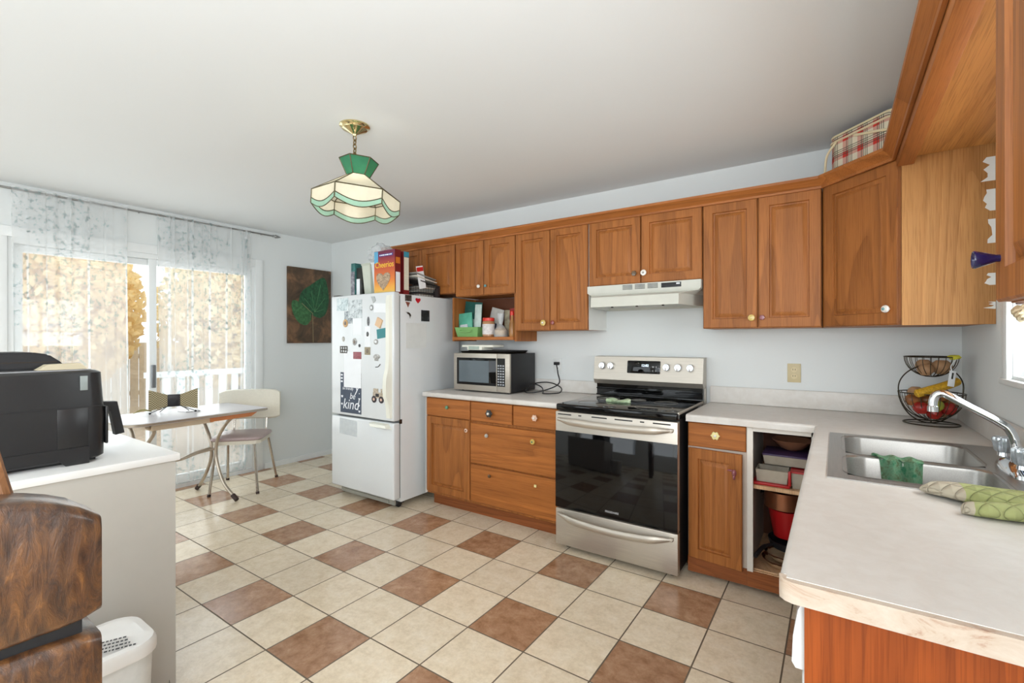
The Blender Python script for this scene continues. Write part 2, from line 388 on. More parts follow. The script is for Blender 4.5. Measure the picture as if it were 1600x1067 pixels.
# sliding door: outer frame, two sashes
m = MB(); m.box(XL - .11, XL - .005, D0, D0 + .03, 0, DT); m.box(XL - .11, XL - .005, D1 - .03, D1, 0, DT); m.box(XL - .109, XL - .006, D0 + .029, D1 - .029, DT - .04, DT); m.box(XL - .111, XL - .002, D0 + .029, D1 - .029, 0, .035)
d1 = struct('door_1', m, TRIM)
def sash(y0, y1, x):
    m = MB(); m.box(x, x + .035, y0, y0 + .055, .035, DT - .04, .002); m.box(x, x + .035, y1 - .055, y1, .035, DT - .04, .002)
    m.box(x + .001, x + .034, y0 + .05, y1 - .05, .036, .12, .002); m.box(x + .001, x + .034, y0 + .05, y1 - .05, DT - .095, DT - .042, .002)
    o = struct('door_panel', m, TRIM, d1)
    p = struct('pane', MB().box(x + .015, x + .02, y0 + .05, y1 - .05, .115, DT - .09), PANE); del p['kind']; p.parent = o
    return o
sash(D0 + .03, 1.66, XL - .09); s2 = sash(1.60, D1 - .03, XL - .05)
m = MB().box(XL - .02, XL + .012, 1.612, 1.642, .93, 1.13, .004); h = struct('handle', m, plain('grey_metal', (120, 122, 124), .4, .6), s2)
m = MB(); m.box(XL - .1, XL - .01, D0 - .09, D0 - .05, .35, DT); m.box(XL - .1, XL - .01, -.2, -.16, .35, DT); m.box(XL - .099, XL - .011, -.161, D0 - .089, DT - .04, DT); m.box(XL - .099, XL - .011, -.161, D0 - .089, .35, .4)
w2 = struct('window_2', m, TRIM); struct('pane', MB().box(XL - .06, XL - .055, -.16, D0 - .09, .4, DT - .04), PANE, w2)
m = MB(); m.box(XR + .05, XR + .09, -1.4, -1.35, .9, 2.2); m.box(XR + .05, XR + .09, -.45, -.4, .9, 2.2); m.box(XR + .051, XR + .089, -1.351, -.449, .9, .95); m.box(XR + .051, XR + .089, -1.351, -.449, 2.15, 2.2)
w5 = struct('window_5', m, TRIM); struct('pane', MB().box(XR + .068, XR + .073, -1.36, -.44, .94, 2.16), PANE, w5)  # unseen window added to go with the side fill lamp
# window over the sink
m = MB(); e = XR - .018
m.box(e, XR, W1, W1 + .065, WZ0 - .03, WZ1 + .06, .004); m.box(e, XR, W0 - .06, W0, WZ0 - .03, WZ1 + .06, .004); m.box(e, XR, W0, W1, WZ1, WZ1 + .06, .004); m.box(e - .008, XR, W0 - .06, W1 + .065, WZ0 - .035, WZ0 - .012, .004)
m.box(XR + .051, XR + .089, W0 + .044, W1 - .044, WZ0, WZ0 + .045); m.box(XR + .051, XR + .089, W0 + .044, W1 - .044, WZ1 - .045, WZ1); m.box(XR + .05, XR + .09, W0, W0 + .045, WZ0, WZ1); m.box(XR + .05, XR + .09, W1 - .045, W1, WZ0, WZ1); m.box(XR + .05, XR + .09, 1.95, 1.99, WZ0, WZ1)
w1 = struct('window_1', m, TRIM); struct('pane', MB().box(XR + .068, XR + .073, W0 + .04, W1 - .04, WZ0 + .04, WZ1 - .04), PANE, w1)

# ------------------------------------------------------------------ outside the patio door
struct('deck', MB().box(-12, XL - .12, -4, 8, -.2, -.05), plain('deck_boards', (196, 178, 158), .7, var=.2))
def house():
    t = thing('neighbour_house', 'pale house beyond the yard seen through the patio door', 'house', (-15, 5, 0))
    m = MB().box(-17, -13.5, -6, 2.2, 0, 3.0); obj('wall', m, plain('pale_siding', (226, 226, 222), .8), t)
    m = MB().poly([(-17.3, -6.3, 3.0), (-13.1, -6.3, 3.0), (-15.2, -6.3, 4.6)], (0, 8.8, 0)); obj('roof', m, plain('roof_shingle', (150, 146, 142), .9), t)
    for y in (-3.5, -.6): obj('window', MB().box(-13.5, -13.45, y, y + 1.1, 1.0, 2.1), plain('house_window', (120, 140, 156), .2), t)
house()
def fence():
    t = thing('garden_fence', 'pale board fence across the back of the yard', 'fence', (-11, 2, 0))
    m = MB()
    for i in range(80): m.box(-11.02, -11, -5 + i * .14, -5 + i * .14 + .13, -.05, 1.3)
    obj('boards', m, plain('fence_wood', (218, 202, 178), .8, var=.12), t)
    m = MB()
    for i in range(6): m.box(-11.1, -11.02, -5 + i * 2.2, -4.9 + i * 2.2, -.05, 1.35)
    obj('rail', MB().box(-11.06, -11.02, -5, 6.2, .3, .38).box(-11.06, -11.02, -5, 6.2, 1.0, 1.08), plain('fence_wood', (0, 0, 0)), t)
fence()
def tree(x, y, h, r, rgb, label, name):
    t = thing(name, label, 'tree', (x, y, -.05), group=None)
    obj('trunk', MB().tube([(x, y, -.05), (x + .1, y, h * .4), (x, y + .1, h * .75)], [.12, .1, .05]), plain('bark', (110, 90, 74), .9), t)
    m = MB()
    for i in range(6000):
        a, b = random.uniform(0, 2 * PI), random.uniform(-1, 1); q = random.random() ** .36 * r
        c = Vector((x + q * math.cos(a) * math.sqrt(1 - b * b), y + q * math.sin(a) * math.sqrt(1 - b * b), h * .58 + q * b * 1.15))
        d = Vector((random.gauss(0, 1), random.gauss(0, 1), random.gauss(0, 1))).normalized() * random.uniform(.05, .10); e2 = d.orthogonal().normalized() * .05
        vs = [m.bm.verts.new(p) for p in (c - d, c + e2, c + d, c - e2)]; m.bm.faces.new(vs)
    obj('foliage', m, opal('foliage_%d_%d' % (rgb[0], int(y * 10)), rgb), t)
tree(-9.2, 4.3, 3.1, 1.22, (250, 232, 186), 'pale golden autumn tree showing through the right-hand curtain', 'autumn_tree')
tree(-9.2, 1.82, 3.1, 1.08, (250, 228, 176), 'golden autumn shrub showing beside the middle door stile', 'autumn_tree')
tree(-9.0, 7.3, 3.8, 1.3, (228, 206, 150), 'pale gold tree at the far right of the yard', 'autumn_tree')
def bench():
    t = thing('patio_bench', 'white patio bench outside the glass behind the chair', 'bench', (-6.6, 2.9, -.05))
    m = MB()
    for i in range(5): m.box(-6.9 + i * .1, -6.82 + i * .1, 2.2, 3.6, .38, .4)
    obj('seat', m, TRIM, t); m = MB()
    for i in range(9): m.box(-6.97, -6.94, 2.22 + i * .165, 2.3 + i * .165, .42, .9)
    m.box(-6.98, -6.93, 2.2, 3.62, .88, .95); obj('backrest', m, TRIM, t)
    for x, y in ((-6.92, 2.24), (-6.45, 2.24), (-6.92, 3.56), (-6.45, 3.56)): obj('leg', MB().box(x - .03, x + .03, y - .03, y + .03, -.05, .38), TRIM, t)
bench()

# ------------------------------------------------------------------ knobs
def knob(p, n, mat, parent, r=.016, style='round', mat2=None, name='knob'):
    """knob at p sticking out along n (axis -Y, -X or diagonal)"""
    n = Vector(n).normalized(); m = MB()
    prof = {'round': [(.35, 0), (.35, .5), (.9, .75), (1, 1.1), (.85, 1.5), (.4, 1.7), (0, 1.72)], 'disk': [(.4, 0), (.35, .6), (1, .8), (1.05, 1.0), (.9, 1.2), (0, 1.3)],
            'cup': [(.5, 0), (.5, .4), (.8, 1.2), (1.25, 2.5), (1.2, 2.7), (1.0, 2.6), (.6, 1.8), (0, 1.7)], 'square': [(.4, 0), (.4, .7), (1, .8), (1, 1.4), (0, 1.5)]}[style if style != 'flower' else 'disk']
    seg = 4 if style == 'square' else 16
    rings = []; u = Vector((0, 0, 1)); v = n.cross(u)
    for k, h in prof:
        ring = []
        for i in range(seg):
            a = 2 * PI * i / seg + (PI / 4 if seg == 4 else 0); rr = r * max(k, 1e-3) * (1 + (.16 * math.cos(6 * a) if style == 'flower' and k > .8 else 0))
            ring.append(Vector(p) + n * (h * r) + (u * math.sin(a) + v * math.cos(a)) * rr)
        rings.append(ring)
    m.loft(rings); o = obj(name, m, mat, parent)
    if mat2:
        m = MB(); c = Vector(p) + n * (r * (1.32 if style in ('disk', 'flower') else 1.7)); m.ell(c, r * .38, r * .38, r * .38); obj('centre', m, mat2, o)
    return o
KM = {k: plain('ceramic_' + k, c, .2, coat=.5, var=.1) for k, c in dict(white=(236, 232, 224), teal=(104, 150, 150), green=(94, 138, 104), red=(140, 52, 40), cream=(236, 224, 160), mauve=(140, 78, 84), blue=(22, 18, 70), grey=(176, 172, 162), gold=(206, 178, 96), bronze=(98, 76, 52), black=(52, 50, 48), pink=(226, 190, 168)).items()}

# ------------------------------------------------------------------ upper cabinets on the back wall
YU = 3.07; ZT = 2.18
CARC = OV
def upper(name, x0, x1, z0, z1, seams, label, knobs, side=None, extra=None):
    t = thing(name, label, 'cabinet', ((x0 + x1) / 2, (YU + YB) / 2, z0), group=None)
    m = MB().box(x0 + .001, x1 - .001, YU + .02, YB - .001, z0, z1 + .03); obj('body', m, side or CARC, t)
    m = MB().box(x0 + .001, x1 - .001, YU + .0195, YU + .03, z0 - .0005, z1 + .0305) ; obj('face_frame', m, OV, t)
    xs = [x0] + seams + [x1]; ds = []
    for a, b in zip(xs, xs[1:]):
        d = obj('door', MB().door((a + .003, YU, z0 + .003), (1, 0, 0), (0, 0, 1), (0, -1, 0), b - a - .006, z1 - z0 - .008), OV, t); ds.append(d)
    for di, kx, kz, mt, st, r, m2 in knobs: knob((kx, YU, kz), (0, -1, 0), KM[mt], ds[di], r, st, KM[m2] if m2 else None)
    return t
upper('wall_cabinet', -3.57, -2.708, 1.75, ZT, [-3.108], 'oak two-door wall cabinet above the white refrigerator', [])
upper('wall_cabinet', -2.70, -2.08, 1.715, ZT, [-2.394], 'short oak two-door wall cabinet above the open shelf of bags and jars', [(0, -2.435, 1.79, 'white', 'round', .015, None), (1, -2.365, 1.79, 'teal', 'square', .013, None)])
upper('wall_cabinet', -2.078, -1.455, 1.417, ZT, [-1.766], 'tall narrow oak two-door wall cabinet between open shelf and range hood', [(0, -1.812, 1.475, 'gold', 'disk', .022, 'white'), (1, -1.735, 1.475, 'red', 'flower', .016, None)], side=OV)
obj('side_panel', MB().box(-1.4555, -1.4535, YU + .02, YB, 1.417, ZT), WLAM, bpy.data.objects['wall_cabinet.002'])
upper('wall_cabinet', -1.447, -.68, 1.722, ZT, [-1.07], 'short oak two-door wall cabinet directly above the white range hood', [(0, -1.11, 1.79, 'bronze', 'flower', .017, None), (1, -1.045, 1.79, 'white', 'disk', .019, 'grey')])
upper('wall_cabinet', -.678, -.061, 1.415, ZT, [-.373], 'tall oak two-door wall cabinet between range hood and diagonal corner cabinet', [(0, -.405, 1.475, 'gold', 'disk', .018, 'cream'), (1, -.35, 1.475, 'mauve', 'flower', .014, None)])
# open shelf bay hanging under the second wall cabinet
t = thing('open_shelf', 'open oak shelf bay under the short cabinet, right of the refrigerator', 'shelf', (-2.39, 3.24, 1.34))
obj('shelf_board', MB().box(-2.74, -2.1, YU + .005, YB - .001, 1.345, 1.372, .002), OH, t)
obj('side_panel', MB().box(-2.098, -2.0795, YU + .02, YB - .001, 1.335, 1.713), OV, t)
obj('side_panel', MB().box(-2.75, -2.731, YU + .02, YB - .001, 1.335, 1.713), OV, t)
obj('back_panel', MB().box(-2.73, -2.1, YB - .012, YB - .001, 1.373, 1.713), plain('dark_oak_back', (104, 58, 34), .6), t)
# diagonal corner cabinet
A_, B_ = Vector((-.058, 3.07, 0)), Vector((.245, 2.765, 0)); dv = (B_ - A_); L = dv.length; du = dv.normalized(); dn = Vector((du.y, -du.x, 0))
if dn.y > 0: dn = -dn
t = thing('corner_cabinet', 'diagonal oak corner wall cabinet under the tartan basket', 'cabinet', (.25, 3.1, 1.412))
m = MB(); fr = [(-.058, 3.092), (.232, 2.80)]
m.poly([(-.058, YB - .001, 1.415), (-.058, 3.095, 1.415), (.236, 2.78, 1.415), (XR - .001, 2.78, 1.415), (XR - .001, YB - .001, 1.415)], (0, 0, .795)); obj('body', m, OV, t)
d = obj('door', MB().door(A_ + du * .006 + Vector((0, 0, 1.418)), du, (0, 0, 1), dn, L - .022, ZT - 1.426), OV, t)
knob(tuple(A_ + du * (L - .058) + Vector((0, 0, 1.49))), dn, KM['white'], d, .018, 'round', KM['teal'])
m = MB().box(.247, XR - .001, 2.752, 2.778, 1.412, 2.17); obj('side_panel', m, OP, t)
m = MB(); random.seed(3)
for cz, hh in ((2.06, .10), (1.93, .09), (1.80, .10), (1.60, .05), (1.49, .03)):
    pts = []
    for k in range(7): pts.append((XR - .006 - abs(random.gauss(.022, .010)), 2.7515, cz + hh / 2 - hh * k / 6))
    m.poly([(XR - .002, 2.7515, cz - hh / 2), (XR - .002, 2.7515, cz + hh / 2)] + pts, (0, .0008, 0))
o = obj('torn_patch', m, plain('torn_white', (232, 232, 228), .8), t); o['label'] = 'torn white patches along the panel edge'
# cabinet on the near right wall
XF = .23
t = thing('wall_cabinet', 'oak wall cabinet with a dark blue cup knob at the right edge of the photo', 'cabinet', (.4, .6, 1.412))
obj('body', MB().box(.25, XR - .001, .06, 1.158, 1.412, 2.2), OV, t)
for k, (a, b) in enumerate(((1.156, .62), (.61, .07))):
    d = obj('door', MB().door((XF, a, 1.414), (0, -1, 0), (0, 0, 1), (-1, 0, 0), a - b, .765), OV, t)
    if k == 0: knob((XF, 1.128, 1.487), (-1, 0, 0), KM['blue'], d, .0125, 'cup', name='knob')
# crown moulding: profile swept along the cabinet fronts
def crown(name, path, label, outs):
    prof = [(.0, 2.168), (-.012, 2.168), (-.014, 2.180), (-.020, 2.186), (-.034, 2.205), (-.046, 2.214), (-.048, 2.228), (-.0, 2.228)]
    m = MB(); rings = []
    for (p, nrm) in zip(path, outs): rings.append([Vector((p[0] - nrm[0] * o_, p[1] - nrm[1] * o_, z)) for o_, z in prof])
    m.loft(rings); return tag(obj(name, m, OH if path[0][1] == path[1][1] else OY, None), label, 'moulding')
b_ = math.tan(math.radians(22.5))
crown('crown_moulding', [(-3.60, 3.067), (-.058, 3.067), (.226, 2.768)], 'oak crown moulding running over the back wall cabinets', [(0, -1), (-.41, -1), (-1.0, -.41)])
crown('crown_moulding', [(.226, 2.768), (.226, .0)], 'oak crown moulding over the sink window and right-hand cabinets', [(-1.0, -.41), (-1, 0)])
t = thing('window_valance', 'flat oak board spanning between cabinets above the sink window', 'valance', (.39, 1.95, 2.165))
obj('soffit_board', MB().box(.29, XR - .001, 1.16, 2.751, 2.165, 2.183), oak('oak_soffit', 1, (214, 158, 94), (160, 104, 54), big=.7), t)
obj('front_rail', MB().box(.228, .288, 1.16, 2.751, 2.13, 2.20, .004), OY, t)

# ------------------------------------------------------------------ base cabinets
YF = 2.78; ZB, ZC = .115, .884
def drawer(parent, x0, x1, z0, z1, kx, kz, kn, name='drawer'):
    d = obj(name, MB().door((x0, YF, z0), (1, 0, 0), (0, 0, 1), (0, -1, 0), x1 - x0, z1 - z0, flat=True), OH, parent)
    for a, b, k in zip(kx, kz, kn): knob((a, YF, b), (0, -1, 0), KM[k[0]], d, k[1], k[2], KM[k[3]] if k[3] else None)
    return d
t = thing('base_cabinet', 'oak base cabinet with one drawer over one door beside the refrigerator', 'cabinet', (-2.53, 3.09, 0))
obj('body', MB().box(-2.765, -2.301, YF + .02, YB - .001, .10, ZC), OV, t)
obj('side_panel', MB().box(-2.769, -2.7655, YF, YB, .1, ZC), WLAM, t)
obj('toe_kick', MB().box(-2.75, -2.30, YF + .08, YF + .10, 0, .1), OD, t)
drawer(t, -2.758, -2.302, .735, .878, [-2.523], [.815], [('green', .015, 'round', None)])
d = obj('door', MB().door((-2.758, YF, .12), (1, 0, 0), (0, 0, 1), (0, -1, 0), .452, .61), OV, t); knob((-2.328, YF, .655), (0, -1, 0), KM['pink'], d, .015, 'disk', KM['bronze'])
t = thing('base_cabinet', 'wide oak base cabinet of two small and two wide drawers left of the range', 'cabinet', (-1.9, 3.09, 0))
obj('body', MB().box(-2.299, -1.515, YF + .02, YB - .001, .10, ZC), OV, t)
obj('toe_kick', MB().box(-2.30, -1.515, YF + .08, YF + .10, 0, .1), OD, t)
drawer(t, -2.292, -1.913, .735, .878, [-2.10], [.805], [('black', .027, 'flower', 'white')])
drawer(t, -1.900, -1.52, .735, .878, [-1.71], [.808], [('pink', .021, 'flower', 'white')])
drawer(t, -2.296, -1.52, .415, .715, [-2.13, -1.728], [.638, .642], [('grey', .015, 'round', None), ('gold', .018, 'disk', 'green')], 'wide_drawer')
drawer(t, -2.296, -1.52, .12, .403, [-2.105, -1.707], [.342, .34], [('bronze', .013, 'round', None), ('cream', .012, 'square', None)], 'wide_drawer')
t = thing('base_cabinet', 'narrow oak base cabinet right of the range with its door ajar', 'cabinet', (-.54, 3.09, 0))
obj('body', MB().box(-.698, -.392, YF + .02, YB - .001, .10, ZC), plain('cream_frame', (222, 206, 190), .5), t)
obj('toe_kick', MB().box(-.70, -.392, YF + .08, YF + .10, 0, .1), OD, t)
obj('bottom_rail', MB().box(-.698, -.392, YF + .012, YF + .03, .03, .118), OD, t)
drawer(t, -.694, -.396, .745, .880, [-.545], [.820], [('cream', .021, 'flower', 'white')])
a = math.radians(-7); U = Vector((math.cos(a), math.sin(a), 0))
d = obj('door', MB().door(Vector((-.694, YF, .115)), U, (0, 0, 1), (U.y, -U.x, 0), .285, .62), OV, t)
kp = Vector((-.694, YF, .64)) + U * .255; nn = Vector((U.y, -U.x, 0)); m = MB()
m.tube([kp, kp + nn * .02], .005); m.ell(kp + nn * .026, .012, .012, .02); m.ell(kp + nn * .026 + Vector((-.018, 0, .012)), .018, .008, .006); m.ell(kp + nn * .03 + Vector((0, 0, -.022)), .007, .007, .014)
obj('knob', m, KM['mauve'], d)
# open cabinet with a missing door
t = thing('open_base_cabinet', 'white-framed base cabinet with no door, full of pots and containers', 'cabinet', (-.22, 3.09, 0))
FRM = plain('white_frame_paint', (226, 220, 210), .5, var=.05)
m = MB(); m.box(-.391, -.362, YF + .0, YF + .02, .115, ZC, .001); m.box(-.362, -.075, YF, YF + .02, .862, ZC); m.box(-.10, -.06, YF, YF + .02, .115, ZC); obj('face_frame', m, FRM, t)
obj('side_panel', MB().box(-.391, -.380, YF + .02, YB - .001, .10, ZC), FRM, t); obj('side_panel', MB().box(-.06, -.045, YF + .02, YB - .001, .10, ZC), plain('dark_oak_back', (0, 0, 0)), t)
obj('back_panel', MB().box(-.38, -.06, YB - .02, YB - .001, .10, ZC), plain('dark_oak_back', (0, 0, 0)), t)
obj('shelf_board', MB().box(-.379, -.061, YF + .02, YB - .02, .555, .574), PLY, t); obj('bottom_board', MB().box(-.379, -.061, YF + .02, YB - .02, .10, .118), PLY, t)
obj('toe_kick', MB().box(-.39, -.0, YF + .08, YF + .10, 0, .1), OD, t); obj('bottom_rail', MB().box(-.391, -.05, YF + .01, YF + .03, .03, .113), OD, t)
h = obj('hinge', MB().box(-.3795, -.372, YF + .025, YF + .05, .72, .79, .002), DARKMET, t)
# run under the sink: fronts face -X
t = thing('sink_base_cabinet', 'oak cabinet under the sink counter with plain end panel', 'cabinet', (.25, 1.9, 0))
obj('body', MB().box(-.035, XR - .001, 1.64, 2.55, .10, .70), OV, t)
obj('body_back', MB().box(.0, XR - .001, 1.64, 1.66, .70, ZC), OV, t)
for a, b in ((2.54, 2.10), (2.09, 1.65)): obj('door', MB().door((-.055, a, .12), (0, -1, 0), (0, 0, 1), (-1, 0, 0), a - b, .75), OV, t)
obj('toe_kick', MB().box(.02, .04, 1.64, 2.75, 0, .1), OD, t)
tag(obj('cabinet_end_panel', MB().box(-.047, XR - .001, .995, 1.012, 0, ZC), OE), 'reddish oak end panel closing the near end of the sink counter', 'panel')
t = thing('dishwasher', 'white dishwasher at the end of the counter beside the oak end panel', 'dishwasher', (.25, 1.33, 0))
obj('body', MB().box(-.028, XR - .01, 1.016, 1.63, .02, ZC - .005), WHITE, t)
obj('door', MB().box(-.052, -.029, 1.016, 1.632, .12, .74, .006), WHITE, t)
p = [(-.029, .878), (-.046, .877), (-.058, .85), (-.066, .80), (-.068, .752), (-.062, .742), (-.029, .742)]
obj('control_panel', MB().poly([(x, 1.016, z) for x, z in p], (0, .616, 0)), WHITE, t)
# countertops (laminate with a rolled front edge)
def slab(m, x0, x1, y0, y1, z0=.886, z1=.925): return m.box(x0, x1, y0, y1, z0, z1)
t = thing('countertop', 'beige laminate countertop under the microwave left of the range', 'countertop', (-2.15, 3.07, .886))
m = MB().box(-2.785, -1.512, 2.752, YB - .001, .887, .925, .012, 3); obj('slab', m, COUNTER, t)
obj('backsplash', MB().box(-2.785, -1.512, YB - .022, YB - .002, .926, 1.022, .004), COUNTER, t)
SX0, SX1, SY0, SY1 = -.005, .50, 1.76, 2.56
t = thing('countertop', 'long L-shaped beige countertop holding the double sink', 'countertop', (.2, 2.0, .886))
m = MB()
outer = [(-.70, YB - .001), (-.70, 2.762), (-.694, 2.756), (-.085, 2.756), (-.085, .99), (-.075, .968), (-.05, .958), (XR - .001, .958), (XR - .001, YB - .001)]
hole = [(SX0, SY0), (SX1, SY0), (SX1, SY1), (SX0, SY1)]
# slab built as a few blocks round the sink cut-out, plus rolled edges
for a in ((-.70, XR - .001, 2.768, YB - .001), (-.073, XR - .001, SY1, 2.768), (-.073, SX0, SY0, SY1), (SX1, XR - .001, SY0, SY1), (-.073, XR - .001, .972, SY0)): m.box(*a, .887, .925)
m.tube([(-.70, 2.768, .9125), (-.073, 2.768, .9125)], .0125, 12).box(-.70, -.073, 2.7555, 2.77, .887, .9125).tube([(-.073, .985, .9125), (-.073, 2.768, .9125)], .0125, 12).box(-.0855, -.07, .985, 2.768, .887, .9125)
bmesh.ops.remove_doubles(m.bm, verts=m.bm.verts, dist=.00005)
ct = obj('slab', m, COUNTER, t)
m = MB(); pts = [(-.0855, .986), (-.084, .974), (-.075, .963), (-.062, .9575), (XR - .001, .9575), (XR - .001, .972), (-.07, .986)]
m.poly([(x, y, .8865) for x, y in pts], (0, 0, .037)); o = obj('end_edge', m, EDGE, t); o['label'] = 'stained bare edge where the laminate strip is missing'
obj('backsplash', MB().box(-.70, XR - .002, YB - .022, YB - .002, .926, 1.035, .004).box(XR - .022, XR - .002, .96, YB - .022, .926, 1.035, .004), COUNTER, t)

# ------------------------------------------------------------------ refrigerator
FX0, FX1 = -3.652, -2.854
t = thing('refrigerator', 'white bottom-freezer refrigerator covered in magnets and papers', 'refrigerator', (-3.25, 2.95, 0))
obj('body', MB().box(FX0, FX1, 2.592, 3.30, .055, 1.715, .006), WHITE, t)
obj('gasket', MB().box(FX0 + .008, FX1 - .008, 2.583, 2.594, .09, 1.70), plain('grey_gasket', (120, 124, 122), .7), t)
d = obj('fridge_door', MB().box(FX0, FX1 + .002, 2.515, 2.583, .705, 1.728, .012, 3), WHITE, t)
m = MB(); hx = FX1 - .045
prof = [(1.70, .012), (1.66, .022), (1.2, .024), (1.12, .03), (1.05, .05), (.98, .055), (.90, .05), (.85, .03), (.80, .022), (.73, .016)]
m.loft([[(hx - .028, 2.516, z), (hx - .02, 2.516 - dd, z), (hx + .02, 2.516 - dd, z), (hx + .032, 2.516, z)] for z, dd in prof]); obj('handle', m, BISQ, d)
d = obj('freezer_door', MB().box(FX0, FX1 + .002, 2.515, 2.583, .085, .690, .012, 3), WHITE, t)
m = MB().poly([(-3.10, 2.516, .684), (-3.10, 2.478, .674), (-3.08, 2.470, .655), (-3.06, 2.516, .640)], (.19, 0, 0)); obj('handle', m, BISQ, d)
obj('kick_grille', MB().box(FX0 + .08, FX1 - .04, 2.56, 2.575, .03, .078).box(FX0 + .12, FX1 - .10, 2.552, 2.562, .04, .062), plain('grey_grille', (150, 148, 138), .6), t)
obj('hinge', MB().box(FX1 - .005, FX1 + .006, 2.575, 2.60, .68, .715, .002), DARKMET, t)
obj('hinge', MB().box(FX0 + .01, FX0 + .09, 2.53, 2.62, 1.7285, 1.736, .002), DARKMET, t)
for x in (FX0 + .05, FX1 - .06): obj('caster', MB().lathe([(.025, -.015), (.03, -.01), (.03, .01), (.025, .015)], (x, 2.62, .03), 14, 'X').box(x - .02, x + .02, 2.60, 2.66, .03, .06), BLACK, t)
# things stuck on the refrigerator: flat items; front face Y=2.515, u,v pixel boxes were measured from the photo once and turned into metres
YFR = 2.5148
def front(name, x0, x1, z0, z1, mat, label, cat, th=.0012, tilt=0, grp=None):
    cx, cz = (x0 + x1) / 2, (z0 + z1) / 2; R = Matrix.Translation((cx, 0, cz)) @ Matrix.Rotation(tilt, 4, 'Y') @ Matrix.Translation((-cx, 0, -cz))
    return tag(obj(name, MB().box(x0, x1, YFR - th, YFR, z0, z1, M=R), mat), label, cat, grp)
def side(name, y0, y1, z0, z1, mat, label, cat, th=.0012, tilt=0):
    cy, cz = (y0 + y1) / 2, (z0 + z1) / 2; R = Matrix.Translation((0, cy, cz)) @ Matrix.Rotation(tilt, 4, 'X') @ Matrix.Translation((0, -cy, -cz))
    return tag(obj(name, MB().box(FX1, FX1 + th, y0, y1, z0, z1, M=R), mat), label, cat)
DKP = photo('photo_dark', [(60, 66, 74), (150, 158, 164), (214, 216, 214)]); GRP = photo('photo_grey', [(92, 100, 104), (196, 204, 206), (226, 230, 230)], 28)
F = lambda u, v: (u, v)
front('photograph', -3.572, -3.416, 1.598, 1.705, photo('photo_teal', [(120, 136, 142), (196, 210, 212), (232, 236, 236)], 22), 'small grey-blue landscape photograph at the top left of the refrigerator door', 'photo')
front('photograph', -3.413, -3.232, 1.532, 1.683, GRP, 'black and white group photograph near the top of the refrigerator door', 'photo', .0016)
front('photograph', -3.468, -3.357, 1.486, 1.591, DKP, 'narrow grey photograph strip hanging below the group photograph', 'photo', .0008)
front('paper_note', -3.354, -3.238, 1.385, 1.527, PAPER, 'white note below the group photograph', 'paper')
front('greeting_card', -3.084, -2.928, 1.566, 1.641, PAPER, 'blank white card at the top right of the refrigerator door', 'card', .002, .05)
front('bookmark', -3.198, -3.128, 1.22, 1.456, PAPER, 'long narrow white strip in the middle of the refrigerator door', 'paper')
front('teal_card', -3.045, -2.932, 1.362, 1.438, plain('teal_card', (44, 128, 132), .4), 'teal card stuck at a tilt beside the refrigerator handle', 'card', .003, -.12)
o = front('calendar_paper', -3.474, -3.243, .945, 1.25, PAPER, 'large white sheet covering the top of the chalkboard sign', 'paper', .0022)
sg = thing('kind_sign', 'dark chalkboard-style magnet sign reading be kind', 'sign', (-3.38, YFR, .73))
obj('panel', MB().box(-3.522, -3.243, YFR - .0012, YFR, .728, 1.07), plain('slate', (70, 80, 96), .6, var=.15), sg)
SW = plain('sign_white', (236, 238, 242), .6)
fU, fV = (1, 0, 0), (0, 0, 1)
text('lettering', 'kind', .125, SW, sg, facing((-3.385, YFR - .0014, .80), fU, fV), shear=.25); text('lettering', 'be', .075, SW, sg, facing((-3.36, YFR - .0014, .872), fU, fV), shear=.25)
text('lettering', 'y', .11, SW, sg, facing((-3.302, YFR - .0014, .945), fU, fV), shear=.25); text('lettering', 'be friendly', .034, SW, sg, facing((-3.42, YFR - .0014, .934), fU, fV), shear=.2)
hb = MB()
for hx_, hz_, hr in ((-3.498, .865, .014), (-3.5, .80, .012), (-3.268, .855, .012), (-3.275, .80, .013), (-3.268, .752, .012), (-3.268, .90, .006)):
    hb.poly([(hx_ + hr * 1.0 * math.sin(a) ** 3, YFR - .0014, hz_ + hr * (.8 * math.cos(a) - .3 * math.cos(2 * a) - .12 * math.cos(3 * a))) for a in [2 * PI * k / 16 for k in range(16)]], (0, -.0004, 0))
for k in range(3): hb.box(-3.516, -3.49, YFR - .0018, YFR - .0013, .985 + k * .028, 1.0 + k * .028)
obj('hearts', hb, SW, sg)
front('receipt', -3.535, -3.30, .54, .672, FILM, 'clear crumpled sheet on the freezer door', 'sheet', .001, .04)
def disc(name, x, z, rx, rz, mat, label, th=.005, square=False, cat='magnet', mat2=None):
    m = MB()
    if square: m.box(x - rx, x + rx, YFR - th, YFR, z - rz, z + rz, .002)
    else: m.lathe([(rx, 0), (rx, th * .6), (rx * .8, th)], (x, YFR, z), 18, 'Y', 1, rz / rx)
    o = tag(obj(name, m, mat), label, cat)
    if mat2: obj('print', MB().ell((x, YFR - th, z), rx * .5, .001, rz * .5), mat2, o)
    return o
GM = photo('magnet_grey', [(70, 70, 74), (160, 158, 154), (222, 220, 214)], 60)
disc('magnet', -3.452, 1.49, .033, .034, plain('mag_tan', (196, 156, 104), .4), 'tan oval magnet with dark top left of the note', mat2=KM['bronze'])
m = MB().poly([(-3.117, YFR - .004, 1.70), (-3.075, YFR - .004, 1.70), (-3.058, YFR - .004, 1.665), (-3.09, YFR - .004, 1.647)], (0, .004, 0)); tag(obj('magnet', m, plain('mag_grey', (176, 178, 176), .4, .3)), 'pale grey angular magnet near the top of the refrigerator door', 'magnet')
disc('magnet', -3.112, 1.61, .022, .024, plain('mag_grey2', (150, 152, 150), .4), 'round grey magnet just below the angular one', mat2=PAPER)
